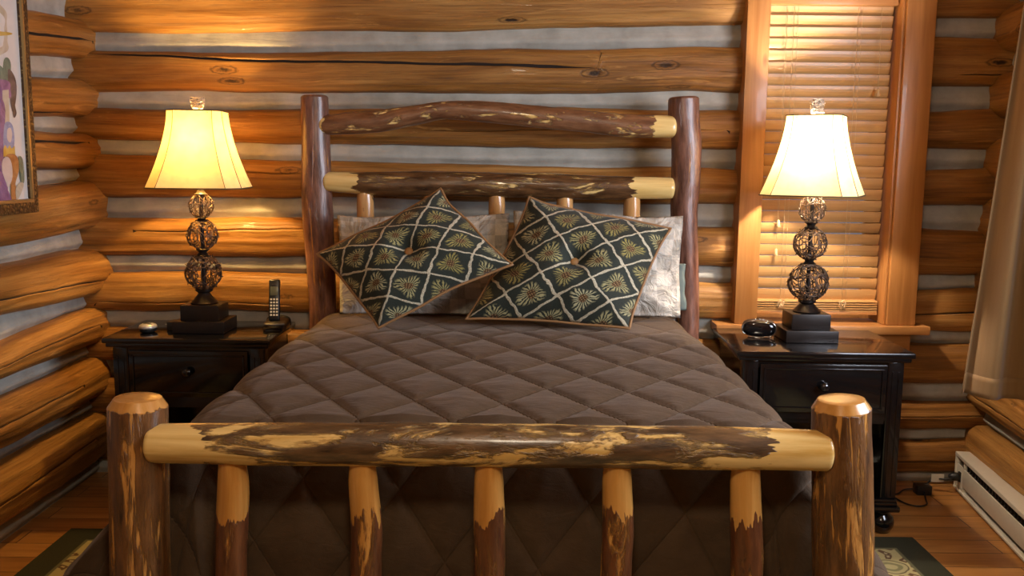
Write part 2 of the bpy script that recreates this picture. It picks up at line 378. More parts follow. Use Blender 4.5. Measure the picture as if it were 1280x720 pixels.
# ------------------------------------------------------------------ room: log walls
WY = 4.19           # plane of the back chinking
WX = -1.95          # plane of the left chinking
def wall_log(name, parent, frame, st, prot, seed, cracks=(), L0=0., nphi=44, step=.018, wave=.009):
    """frame(s, out, z) -> world; st = [(s, z_bottom, z_top)] along the log."""
    ss = [p[0] for p in st]; zb = [p[1] for p in st]; zt = [p[2] for p in st]
    n = max(8, int((ss[-1]-ss[0])/step)); vs = []; lv = []; fs = []; fm = []
    ph = [-1.85 + 3.7*j/nphi for j in range(nphi+1)]
    for i in range(n+1):
        s = ss[0] + (ss[-1]-ss[0])*i/n
        a = interp(ss, zb, s) + wave*1.6*noise.noise((s*1.9, seed, 3.1)) + .4*wave*noise.noise((s*7, seed, 8.1))
        b = interp(ss, zt, s) + wave*1.6*noise.noise((s*1.9, seed, 7.7)) + .4*wave*noise.noise((s*7, seed, 1.1))
        c = (a+b)/2; h = (b-a)/2
        row = list(ph); cr = []
        for (s0, s1, f0, f1, wdt, jj) in cracks:
            if s0 <= s <= s1:
                u = (s-s0)/(s1-s0); f = f0 + (f1-f0)*u + .05*noise.noise((s*3, seed, jj)) + .02*noise.noise((s*14, seed, jj))
                f = max(-.97, min(.97, f)); e = min(1, u*12, (1-u)*12)
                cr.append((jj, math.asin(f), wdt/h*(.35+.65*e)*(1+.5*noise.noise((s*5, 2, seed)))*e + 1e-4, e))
        for (jj, pc, w, e) in cr:
            for j in range(nphi+1):      # squeeze the rows so that three of them follow the crack
                if j < jj-1: row[j] = -1.85 + (pc-w+1.85)*j/(jj-1)
                elif j > jj+1: row[j] = pc+w + (1.85-pc-w)*(j-jj-1)/(nphi-jj-1)
                else: row[j] = pc + (j-jj)*w
        for j in range(nphi+1):
            p = row[j]
            rn = 1.03 + .07*noise.noise((s*1.4, p*1.3+seed, 5.)) - .16*abs(noise.noise((s*.8, p*1.9, seed*2.))) + .03*noise.noise((s*5, p*3, seed))
            o = prot*math.copysign(abs(math.cos(p))**.62, math.cos(p))*rn; z = c + h*math.sin(p)*(1 if abs(p) > 1.4 else rn**.3)
            for (jj, pc, w, e) in cr:
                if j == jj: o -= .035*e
            vs.append(frame(s, o, z)); lv.append((s+L0, o*1.2+p*.05, h*p*1.1))
    W = nphi+1
    for i in range(n):
        s = ss[0] + (ss[-1]-ss[0])*(i+.5)/n
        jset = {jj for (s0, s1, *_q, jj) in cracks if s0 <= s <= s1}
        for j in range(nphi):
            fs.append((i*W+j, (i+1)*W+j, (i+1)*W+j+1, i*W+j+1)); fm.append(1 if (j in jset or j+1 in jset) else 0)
    for i0 in (0, n):
        fs.append(tuple(i0*W+j for j in (range(W) if i0 else reversed(range(W))))); fm.append(0)
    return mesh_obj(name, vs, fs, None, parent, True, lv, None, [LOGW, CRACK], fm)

def chink_strip(mb, frame, st, seed, step=.03):
    ss = [p[0] for p in st]; n = max(4, int((ss[-1]-ss[0])/step)); K = 15; vs = []; fs = []; lv = []
    for i in range(n+1):
        s = ss[0]+(ss[-1]-ss[0])*i/n; a = interp(ss, [p[1] for p in st], s)-.03; b = interp(ss, [p[2] for p in st], s)+.03
        for j in range(K):
            u = j/(K-1); z = a+(b-a)*u
            rc = .43 + .10*noise.noise((s*1.3, seed, 6.)); w_ = u + .03*noise.noise((s*6, seed, 2.))
            o = -.012 + (.030*max(0., min(1., (w_-.20)/max(.05, rc-.20))) if w_ < rc else .030*(1-.75*((w_-rc)/(1-rc))**.8)) + .006*noise.noise((s*2.2, u*2+seed, 1.3)) + .0025*noise.noise((s*9, u*5, seed))
            vs.append(frame(s, o, z)); lv.append((s, z, seed*.37))
    for i in range(n):
        for j in range(K-1): fs.append((i*K+j, (i+1)*K+j, (i+1)*K+j+1, i*K+j+1))
    mb.add(vs, fs, lv)

fr_back = lambda s, o, z: Vector((s, WY - o, z))
fr_left = lambda s, o, z: Vector((WX + o, s, z))
RS = .12
RN = Vector((1, RS, 0)).normalized()
def fr_right(s, o, z):          # s = distance from the back corner towards the viewer
    p = Vector((2.205, 4.2, z)) + Vector((-RS, -1, 0)).normalized()*s - Vector((1, -RS, 0)).normalized()*o
    return p

# boundaries read on the photograph, back wall: (x, y_top, y_bottom)
def zz(px, py): return aY(px, py, 4.165).z
XL, X1, X2, X3 = -2.03, 1.03, 1.79, 2.3
left_rows = {
 'a': [(110, -30, 41.5), (400, -28, 39), (640, -26, 36), (930, -24, 29.5)],
 'b': [(110, 65, 114), (400, 63, 116), (640, 61, 117), (930, 58, 116)],
 'c': [(110, 136, 173), (340, 136, 179), (600, 134, 184), (930, 139, 186)],
 'd': [(110, 195, 246), (340, 200, 248), (640, 206, 252), (930, 210, 255)],
 'e': [(110, 273, 318), (380, 273, 322), (640, 278, 328), (930, 286, 334)],
 'f': [(118, 339, 388), (380, 342, 389), (640, 348, 394), (930, 355, 400)]}
right_rows = {
 'a': [(1165, -30, 21), (1262, -30, 22)], 'b': [(1165, 48, 107), (1262, 49, 108)], 'c': [(1165, 138, 185), (1262, 136, 186)],
 'd': [(1160, 212, 257), (1240, 210, 258)], 'e': [(1160, 288, 343), (1240, 290, 344)], 'f': [(1150, 364, 412), (1240, 362, 412)]}
full_rows = {
 'g': [(122, 410, 451), (1150, 431, 480), (1240, 430, 480)],
 'h': [(128, 473, 515), (1150, 503, 537), (1240, 503, 536)],
 'i': [(128, 532, 574), (1140, 552, 589), (1225, 551, 590)]}
def ctrl(rows, x0, x1):
    st = [(aY(px, (t+b)/2, 4.165).x, zz(px, b), zz(px, t)) for px, t, b in rows]
    st = [(x0, st[0][1], st[0][2])] + [q for q in st if x0 < q[0] < x1] + [(x1, st[-1][1], st[-1][2])]
    return st
wall_back = MB()
segs = {'L': [], 'R': [], 'F': []}
for k_, rows in left_rows.items(): segs['L'].append((k_, ctrl(rows, XL, X1)))
for k_, rows in right_rows.items(): segs['R'].append((k_, ctrl(rows, X2, X3)))
for k_, rows in full_rows.items(): segs['F'].append((k_, ctrl(rows, XL, X3)))
TOPZ = 2.48
def below(st): return [(s, -9, a) for s, a, b in st]
def gap(lower, upper):
    ss = sorted({p[0] for p in lower} | {p[0] for p in upper})
    return [(s, interp([p[0] for p in lower], [p[2] for p in lower], s), interp([p[0] for p in upper], [p[1] for p in upper], s)) for s in ss]
for sd, key in enumerate('LR'):
    L = segs[key]; x0, x1 = L[0][1][0][0], L[0][1][-1][0]
    top = [(x0, TOPZ-.13, TOPZ+.06), (x1, TOPZ-.13, TOPZ+.06)]
    chink_strip(wall_back, fr_back, gap(L[0][1], top), sd+.3)
    for i in range(len(L)-1): chink_strip(wall_back, fr_back, gap(L[i+1][1], L[i][1]), sd*10+i+1)
    lowf = [(s, a, b) for s, a, b in segs['F'][0][1] if x0 <= s <= x1]
    lowf = [(x0, 0, interp([p[0] for p in segs['F'][0][1]], [p[2] for p in segs['F'][0][1]], x0)), (x1, 0, interp([p[0] for p in segs['F'][0][1]], [p[2] for p in segs['F'][0][1]], x1))]
    chink_strip(wall_back, fr_back, gap(lowf, L[-1][1]), sd*10+8)
for i in range(2): chink_strip(wall_back, fr_back, gap(segs['F'][i+1][1], segs['F'][i][1]), 30+i)
chink_strip(wall_back, fr_back, [(s, 0, a) for s, a, b in segs['F'][2][1]], 40)
wall_back.box(XL-.1, 1.06, WY+.06, WY+.16, -.02, TOPZ+.06); wall_back.box(1.78, X3+.1, WY+.06, WY+.16, -.02, TOPZ+.06)
wall_back.box(1.06, 1.78, WY+.06, WY+.16, -.02, .74); wall_back.box(1.06, 1.78, WY+.06, WY+.16, 2.22, TOPZ+.06)
wb = tag(wall_back.build('wall_back', CHINK), 'rear wall of stacked honey logs with grey chinking', kind='structure')
CR = {('L', 'b'): [(-1.95, .38, .86, .10, .0065, 33)], ('L', 'a'): [(.42, 1.0, .42, .12, .008, 26)], ('R', 'f'): [(1.8, 2.28, -.15, .0, .003, 20)],
      ('R', 'b'): [(1.95, 2.28, -.55, -.6, .002, 14)], ('L', 'e'): [(-1.7, -.9, .30, .45, .0012, 26)], ('F', 'i'): [(1.55, 2.25, -.1, -.3, .0025, 20)],
      ('F', 'h'): [(1.7, 2.2, .0, .1, .0012, 22)], ('L', 'f'): [(-1.9, -1.0, -.5, -.62, .0012, 12)], ('L', 'd'): [(-1.6, .2, .35, .2, .001, 26)], ('L', 'c'): [(-.4, .95, -.2, -.05, .001, 20)]}
sd = 0
for key in 'LRF':
    for k_, st in segs[key]:
        sd += 1
        wall_log('wall_log', wb, fr_back, st, .062, sd*1.37, CR.get((key, k_), ()), sd*3.1)
for x0, x1 in ((XL, X1), (X2, X3)):
    sd += 1; wall_log('wall_log', wb, fr_back, [(x0, TOPZ-.13, TOPZ+.08), (x1, TOPZ-.13, TOPZ+.08)], .078, sd*1.37, (), sd*3.1)

# left wall: boundaries at two picture columns
lw = [  # (x_a, top, bottom), (x_b, top, bottom)
 ((31, 18, 73), (85, 22, 73)), ((38, 97, 146), (100, 97, 148)), ((40, 163, 212), (96, 165, 210)),
 ((0, 240, 308), (105, 226, 287)), ((0, 333, 396), (118, 309, 367)), ((0, 433, 472), (117, 384, 428)),
 ((0, 502, 557), (118, 446, 498)), ((0, 580, 656), (124, 512, 571))]
LXP = -1.92
wl = MB(); prev = None; rowsL = []
for (xa, ta, ba), (xb, tb, bb) in lw:
    A0, A1, B0, B1 = aX(xa, ba, LXP), aX(xa, ta, LXP), aX(xb, bb, LXP), aX(xb, tb, LXP)
    ya, yb = (A0.y+A1.y)/2, (B0.y+B1.y)/2
    k0 = (A0.z-B0.z)/(ya-yb); k1 = (A1.z-B1.z)/(ya-yb)
    k0 = max(-.08, min(.08, k0)); k1 = max(-.08, min(.08, k1))
    f = lambda y: (y, B0.z+k0*(y-yb), B1.z+k1*(y-yb))
    e = f(2.9)
    rowsL.append([(-1.3, e[1], e[2]), e, f(ya), f(yb), (4.19, f(4.19)[1], f(4.19)[2])])
topL = [(-1.3, 2.36, TOPZ+.1), (4.19, 2.40, TOPZ+.1)]
chink_strip(wl, fr_left, gap(rowsL[0], topL), 51)
for i in range(len(rowsL)-1): chink_strip(wl, fr_left, gap(rowsL[i+1], rowsL[i]), 52+i)
chink_strip(wl, fr_left, [(s, 0, a) for s, a, b in rowsL[-1]], 70)
wl.box(WX-.16, WX-.06, -1.3, WY+.1, -.02, TOPZ+.06)
wlo = tag(wl.build('wall_left', CHINK), 'side wall of stacked honey logs behind the framed picture', kind='structure')
CRL = {0: [(2.5, 4.15, .0, -.1, .005, 20)], 1: [(2.5, 4.0, -.72, -.8, .004, 9)], 2: [(2.5, 4.1, .35, .5, .006, 28)], 4: [(3.0, 4.15, -.1, -.35, .0022, 20)], 5: [(3.0, 4.1, .0, .2, .0012, 22)],
       6: [(2.8, 3.9, .1, .2, .0012, 24)], 7: [(2.8, 4.0, -.15, .2, .0012, 22)]}
for i, st in enumerate(rowsL):
    wall_log('wall_log', wlo, fr_left, st, .115 if i in (3, 4) else .095, 80+i*1.9, CRL.get(i, ()), 200+i*4.3)
wall_log('wall_log', wlo, fr_left, topL, .09, 99, (), 260)

# right wall, courses offset by half a log
FQ = {k_: st for k_, st in segs['F']}; RQ = {k_: st for k_, st in segs['R']}
cz = lambda st: (st[-1][1]+st[-1][2])/2
cent = [cz(RQ[k_]) for k_ in 'abcdef'] + [cz(FQ[k_]) for k_ in 'gh']
rr_rows = []; hh = .038
for i in range(len(cent)-1): rr_rows.append((cent[i+1]+hh, cent[i]-hh))
rr_rows.append((.09, cent[-1]-hh)); rr_rows.insert(0, (cent[0]+hh, TOPZ+.06))
wr = MB(); WIN0, WIN1, WZ0, WZ1 = 1.05, 3.0, .92, 2.16     # opening of the side window (distance from the corner)
LEN = 5.6
spans = []
for a, b in rr_rows:
    mid = (a+b)/2
    spans.append([(0, WIN0), (WIN1, LEN)] if WZ0 < mid < WZ1 else [(0, LEN)])
def chR(a, b, seed):
    ps = [(0, WIN0), (WIN1, LEN)] if WZ0 < (a+b)/2 < WZ1 else [(0, LEN)]
    for s0, s1 in ps: chink_strip(wr, fr_right, [(s0, a, b), (s1, a, b)], seed)
for i in range(len(rr_rows)-1): chR(rr_rows[i+1][1], rr_rows[i][0], 130+i)
chR(0, .09, 150)
def boxR(s0, s1, z0, z1):
    vs = [fr_right(s, o, z) for z in (z0, z1) for o in (-.06, -.16) for s in (s0, s1)]
    wr.add(vs, [(0, 2, 3, 1), (4, 5, 7, 6), (0, 1, 5, 4), (2, 6, 7, 3), (0, 4, 6, 2), (1, 3, 7, 5)])
boxR(0, WIN0, 0, TOPZ); boxR(WIN1, LEN, 0, TOPZ); boxR(WIN0, WIN1, 0, WZ0); boxR(WIN0, WIN1, WZ1, TOPZ)
wro = tag(wr.build('wall_right', CHINK), 'side wall of logs above the baseboard heater', kind='structure')
for i, (a, b) in enumerate(rr_rows):
    for s0, s1 in spans[i]:
        wall_log('wall_log', wro, fr_right, [(s0, a, b), (s1, a, b)], .085, 140+i*2.3+s0, [(.1, 1.9, -.3, .1, .0015, 20)] if i >= 7 else (), 300+i*3.7+s0)

# side window (daylight comes in here)
w2 = empty('window_2', fr_right((WIN0+WIN1)/2, 0, WZ0)); tag(w2, 'side window in the log wall beside the curtain', kind='structure')
def rbox(name, s0, s1, o0, o1, z0, z1, mat):
    vs = [fr_right(s, o, z) - w2.location for z in (z0, z1) for o in (o0, o1) for s in (s0, s1)]
    o = mesh_obj(name, vs, [(0, 2, 3, 1), (4, 5, 7, 6), (0, 1, 5, 4), (2, 6, 7, 3), (0, 4, 6, 2), (1, 3, 7, 5)], mat, w2, False)
for a in ((WIN0-.10, WIN0+.02, -.16, .10, WZ0-.02, WZ1+.1), (WIN1-.02, WIN1+.1, -.16, .10, WZ0-.02, WZ1+.1), (WIN0, WIN1, -.16, .10, WZ1, WZ1+.1)): rbox('window_frame', *a, PINE_V)
rbox('window_sill', WIN0-.12, WIN1+.12, -.16, .12, WZ0-.05, WZ0, PINE_V)
rbox('window_pane', WIN0, WIN1, -.125, -.12, WZ0, WZ1, GLASS)

# floor, ceiling, front wall
f = MB(); f.box(-2.3, 2.6, -1.5, 4.5, -.1, 0); tag(f.build('floor', FLOOR, smooth=False), 'honey pine plank floor', kind='structure')
CEIL = pine('ceiling_pine', (.30, .13, .035), (.45, .22, .07), 1)
f = MB(); f.box(-2.3, 2.6, -1.5, 4.5, TOPZ+.05, TOPZ+.15); tag(f.build('ceiling', CEIL, smooth=False), 'pine ceiling', kind='structure')
f = MB(); f.box(-2.3, 2.6, -1.4, -1.3, -.02, TOPZ+.06); tag(f.build('wall_front', CEIL, smooth=False), 'pine wall behind the viewer', kind='structure')

# ------------------------------------------------------------------ window by the bed
w1 = empty('window_1', (1.4, 4.1, .76)); tag(w1, 'tall window with honey pine casing and closed wooden blind', kind='structure')
def wpart(name, x0, x1, y0, y1, z0, z1, mat, ch=.004):
    q = MB().box(x0-1.4, x1-1.4, y0-4.1, y1-4.1, z0-.76, z1-.76, ch=ch); return q.build(name, mat, w1, True, sharp=SH)
wpart('window_casing', 1.000, 1.100, 4.075, 4.30, .765, 2.40, PINE_V)
wpart('window_casing', 1.685, 1.812, 4.075, 4.17, .765, 2.40, PINE_V)
wpart('window_jamb', 1.672, 1.684, 4.09, 4.30, .765, 2.30, PINE_V)
wpart('window_casing', 1.101, 1.684, 4.078, 4.30, 2.235, 2.36, PINE_H)
wpart('window_sill', .915, 1.872, 4.05, 4.32, .725, .764, PINE_H, .006)
wpart('window_apron', .99, 1.80, 4.085, 4.12, .60, .724, PINE_H)
wpart('window_sash', 1.101, 1.145, 4.255, 4.29, .765, 2.23, PINE_V); wpart('window_sash', 1.628, 1.671, 4.255, 4.29, .765, 2.23, PINE_V)
wpart('window_sash', 1.146, 1.627, 4.255, 4.29, .765, .81, PINE_H); wpart('window_sash', 1.146, 1.627, 4.255, 4.29, 1.47, 1.51, PINE_H)
wpart('window_pane', 1.12, 1.65, 4.27, 4.274, .78, 2.23, GLASS, 0)

bl = empty('window_blind', (1.385, 4.17, .80)); tag(bl, 'honey wooden slatted blind lowered in the window behind the lamp', 'blind')
BX0, BX1 = 1.104-1.385, 1.666-1.385
MB().box(BX0, BX1, -.045, .03, 1.365, 1.435, ch=.003).build('valance', PINE_H, bl, sharp=SH)
sl = MB(); sp = .0505; n_sl = 28
def slat_at(q, z, tilt, yo=0.):
    prof = [(-.025, -.001), (-.012, .0012), (0, .002), (.012, .0012), (.025, -.001), (.025, -.004), (0, -.001), (-.025, -.004)]
    vs = []
    for x in (BX0+.003, BX1-.003):
        for (d, e) in prof:
            vs.append((x, yo + d*math.cos(tilt) - e*math.sin(tilt), z + d*math.sin(tilt) + e*math.cos(tilt)))
    k = len(prof); q.add(vs, [(i, (i+1) % k, k+(i+1) % k, k+i) for i in range(k)] + [tuple(reversed(range(k))), tuple(range(k, 2*k))])
z = 1.352; i = 0
while z > .072:
    t = math.radians(108 if i != 19 else 118) + .03*noise.noise((i*3.3, 0, 0))
    slat_at(sl, z, t); z -= sp; i += 1
for j in range(5): slat_at(sl, .022+j*.0105, math.radians(6), -.004)
sl.build('slat', SLAT, bl, smooth=False)
MB().box(BX0+.002, BX1-.002, -.03, .024, .0, .014, ch=.003).build('bottom_rail', PINE_H, bl, sharp=SH)
for x in (-.165, .115):
    q = MB(); q.tube([(x, -.028, 1.36), (x, -.029, .02)], .0012, 6); q.tube([(x+.018, -.027, 1.36), (x+.018, -.028, .02)], .0008, 5)
    q.build('ladder_cord', STRING, bl)
    q = MB()
    for k in range(7):
        a = k*.9; q.tube([(x, -.034, .07), (x+.018*math.cos(a), -.04-.004*math.sin(a), .055+.012*math.sin(a*2)), (x+.012*math.sin(a), -.038, .03), (x+.004, -.034, .05)], .0013, 5)
    q.build('cord_knot', STRING, bl)
for x, zt in ((.215, 1.0), (-.195, .42), (-.20, .29)):
    q = MB(); q.tube([(x, -.032, 1.36), (x+.004, -.034, zt)], .001, 5); q.build('lift_cord', STRING, bl)
    MB().lathe([(.002, .03), (.0055, .026), (.006, .012), (.010, .0), (.006, -.004)], 12, (x+.004, -.034, zt-.02)).build('tassel', STRING, bl)

# ------------------------------------------------------------------ bed frame of logs
bed = empty('log_bed', (-.05, 3.0, 0)); tag(bed, 'rustic log bed frame with bark patches, arched headboard and low footboard', 'bed')
B0 = bed.location
def blog(name, path, rad, mat, seg=28, n=60, round_ends=.0, lump=.05, seed=0., chamfer=None):
    pts = bez([Vector(p)-B0 for p in path], n)
    rs = [interp([i/(len(rad)-1) for i in range(len(rad))], rad, k/n) for k in range(n+1)]
    if chamfer:                                     # bevelled sawn top (and small one below)
        d = (pts[-1]-pts[-2]).normalized(); p1 = pts[-1]
        for (h, k) in chamfer: pts.append(p1 + d*h); rs.append(rad[-1]*k)
    fn = lambda s, a: 1 + lump*noise.noise((s*5+seed, math.cos(a)*1.3, math.sin(a)*1.3+seed)) + lump*.35*noise.noise((s*17+seed, math.cos(a)*3, math.sin(a)*3))
    q = MB().tube(pts, rs, seg, rfun=fn, round_ends=round_ends, off=seed*2.7)
    return q.build(name, mat, bed, True, sharp=math.radians(22) if chamfer else None)
HY, FY = 3.965, 2.03
def hp(px, py): return aY(px, py, HY)
# headboard posts (crooked)
p = [hp(404, 404), hp(402, 350), hp(399, 300), hp(396, 245), hp(395, 195), hp(394, 160), hp(393, 122)]
blog('headboard_post', [Vector((p[0].x-.005, HY, .0)), Vector((p[0].x, HY, .4))] + p, [.058, .058, .060, .060, .066, .064, .060, .058], HPOST, seed=1.2, chamfer=[(.006, .93), (.010, .80)], n=90)
p = [hp(859, 400), hp(857, 330), hp(855, 267), hp(857, 225), hp(858, 180), hp(855, 150), hp(854.5, 124)]
blog('headboard_post', [Vector((p[0].x, HY, .0)), Vector((p[0].x, HY, .4))] + p, [.055, .054, .052, .056, .060, .064, .065, .064], HPOST, seed=3.7, chamfer=[(.006, .93), (.010, .80)], n=90)
p = [hp(404, 157), hp(440, 154), hp(480, 151), hp(520, 144), hp(556, 138), hp(600, 140), hp(640, 143), hp(690, 148), hp(740, 153), hp(790, 158), hp(840, 159)]
blog('headboard_rail', [v + Vector((0, -.015, 0)) for v in p], [.040, .047, .045, .041, .038, .043, .045, .046, .047, .050, .046], HTOP, seed=5.1, round_ends=.4, lump=.10, n=110)
p = [hp(409, 227), hp(470, 230), hp(560, 230), hp(640, 231), hp(740, 234), hp(838, 235)]
blog('headboard_rail', [v + Vector((0, -.02, 0)) for v in p], [.040, .050, .052, .052, .051, .044], HLOW, seed=7.9, round_ends=.35, lump=.09, n=110)
for i, px in enumerate((457, 540, 621, 706, 790)):
    t = hp(px, 236); blog('headboard_spindle', [Vector((t.x-.004, HY-.01, .62)), Vector((t.x, HY-.01, .95)), Vector((t.x, HY-.012, t.z-.07)), Vector((t.x, HY-.015, t.z))], [.036, .037, .036, .026], PEEL, seed=9+i*1.7, n=30)
q = hp(406, 400)
# footboard posts
def fp(px, py, Y=FY): return aY(px, py, Y)
for (px, sd, r) in ((171.5, 11.3, .066), (1052.5, 14.9, .068)):
    t = fp(px, 496 if px < 600 else 498); b = fp(px + (4 if px < 600 else 0), 720)
    blog('footboard_post', [Vector((b.x, FY, .0125)), Vector((b.x, FY, .3)), Vector((b.x, FY, b.z)), Vector(((b.x+t.x)/2, FY, (b.z+t.z)/2)), Vector((t.x, FY, t.z-.022))], [r*1.04, r*1.02, r, r*.99, r*.985], FPOST, seed=sd, chamfer=[(.020, .80), (.0205, .78), (.021, .4)], n=90, lump=.06, seg=26)
p = [fp(196, 550), fp(330, 551), fp(480, 551), fp(611, 552), fp(760, 554), fp(900, 556), fp(1027, 559)]
blog('footboard_rail', [v + Vector((0, -.025, 0)) for v in p], [.044, .048, .049, .049, .0485, .048, .046], FRAIL, seed=16.4, round_ends=.3, lump=.055, n=140, seg=36)
for i, (px, pb) in enumerate(((293, 292), (455, 459), (611, 612), (771, 769), (931, 931))):
    t = fp(px, 566); b = fp(pb, 720)
    blog('footboard_spindle', [Vector((b.x, FY-.015, .10)), Vector((b.x, FY-.015, b.z)), Vector(((b.x*.6+t.x*.4)+.004*(i % 2), FY-.015, b.z*.6+t.z*.4)), Vector((t.x, FY-.017, t.z-.06)), Vector((t.x, FY-.02, t.z))], [.037, .036, .0365, .034, .027], FSPIN, seed=20+i*2.3, n=60, lump=.07, seg=24)
for (z0, px, pxb, r) in ((.14, 178, 1052, .045),):     # low rail close to the floor, below the picture
    a, b = fp(px, 720), fp(pxb, 720)
    blog('footboard_rail', [Vector((a.x, FY-.015, z0)), Vector(((a.x+b.x)/2, FY-.015, z0+.005)), Vector((b.x, FY-.015, z0))], [r, r, r], FRAIL, seed=33., n=60)
# mattress
mt = MB().box(-.79, .70, 2.24, 3.87, .30, .755, ch=.06).build('mattress', simple('white_ticking', (.6, .58, .55), .8)); tag(mt, 'thick mattress on the log bed under the brown quilt', 'mattress')

# ------------------------------------------------------------------ quilt
def make_quilt():
    QX0, QX1, QY0, QY1, TOP = -.865, .765, 2.135, 3.90, .828
    r = .13; a0, a1, b0 = QX0+r, QX1-r, QY0+r*.55
    rf = r*.55
    arc = r*PI/2; dmaxS = arc + (TOP-r-.03)
    st = .0095
    la, lb = 1.0/.24, 1.0/.352
    ax, ay, bx, by = .122, .166, .108, -.19
    det = ax*by-bx*ay
    nx = int((QX1-QX0+2*.86)/st); ny = int((QY1-QY0+.80)/st)
    vs = []; lv = []; ltq = []; idx = {}
    base = {}
    def seam(u, v):
        du, dv = u+.36, v-2.576
        s = (du*by-dv*bx)/det; t = (ax*dv-ay*du)/det
        s += .06*noise.noise((u*1.7, v*1.7, 2.)); t += .06*noise.noise((u*1.7, v*1.7, 9.))
        ds = abs(s-round(s)); dt = abs(t-round(t))
        return s, t, ds, dt
    def pos(u, v):
        qx = min(max(u, a0), a1); qy = max(v, b0)
        dx, dy = u-qx, v-qy; d = math.hypot(dx, dy)
        crown = (.012 if v < 3.3 else .003 if v > 3.5 else .012-.009*(v-3.3)/.2)*(1-((u+.05)/.8)**2) if a0 < u < a1 else 0
        if d < 1e-9: return Vector((u, v, TOP+max(crown, 0))), Vector((0, 0, 1))
        n = Vector((dx/d, dy/d, 0)); side = abs(n.x)
        rr_ = r*side + rf*(1-side)
        d = min(d, rr_*PI/2 + TOP-rr_-.02)
        if d < rr_*PI/2:
            f = d/rr_; return Vector((qx, qy, 0)) + n*rr_*math.sin(f) + Vector((0, 0, TOP-rr_*(1-math.cos(f)))), n*math.sin(f)+Vector((0, 0, math.cos(f)))
        h = d-rr_*PI/2
        per = (v if side > .7 else u) + math.atan2(n.y, n.x)*.25
        tight = min(1, max(.06, (3.45-v)/.6)); hf = h if h < .4 else .4+(h-.4)*.45; flare = ((.84 if u < 0 else .64)*hf*tight if side > .75 else (.02 + (.84 if u < 0 else .64)*side**1.5)*hf)
        fold = tight*(.030*side*math.sin(per*9+1.)+.014*noise.noise((per*6, h*2, 4.)))*min(1, h/.25)
        if side < .75: fold *= .35
        Q = Vector((qx, qy, 0)) + n*(rr_+flare+fold) + Vector((0, 0, TOP-rr_-h*.985)); Q.y = max(Q.y, 2.113 + .004*noise.noise((u*9, h*6, 3.))); return Q, n
    k = 0
    for i in range(nx+1):
        u = QX0-.86 + i*st
        for j in range(ny+1):
            v = QY0-.80 + j*st
            ex = max(a0-u, u-a1, 0); ey = max(b0-v, 0)
            if ex > 0 and ey > 0 and math.hypot(ex, ey) > 1.02: continue
            P, N = pos(u, v)
            s, t, ds, dt = seam(u, v)
            g = min(ds, dt)
            puff = .35*(min(1, g/.09))**.8 + .65*(min(1, g/.42))**.7
            wr_ = noise.noise((s*2.2+t*.7, t*5+s, 1.))*.5 + noise.noise((u*14, v*30, 3.))*.35
            dsp = .0165*puff - .005 + .0022*wr_*(.4+puff)
            if v > 3.4: dsp = dsp*max(.3, 1-(v-3.4)*4) - min(.006, (v-3.4)*.05)
            if P.z < .1: dsp *= .3
            idx[i, j] = k; k += 1
            vs.append(P + N*dsp); lv.append((u, v, 0)); ltq.append((s, t, 0))
    fs = []
    for (i, j) in idx:
        q = (idx.get((i, j)), idx.get((i+1, j)), idx.get((i+1, j+1)), idx.get((i, j+1)))
        if None not in q:
            A, B, Cc, D = (vs[w] for w in q)
            if (Cc-A).cross(D-B).length > 2e-6: fs.append(q)
    o = mesh_obj('quilt', vs, fs, VELVET, None, True, lv, ltq)
    md = o.modifiers.new('thickness', 'SOLIDIFY'); md.thickness = .006; md.offset = -1
    return o
tag(make_quilt(), 'dark brown velvet quilt with diamond stitching draped over the log bed', 'quilt')

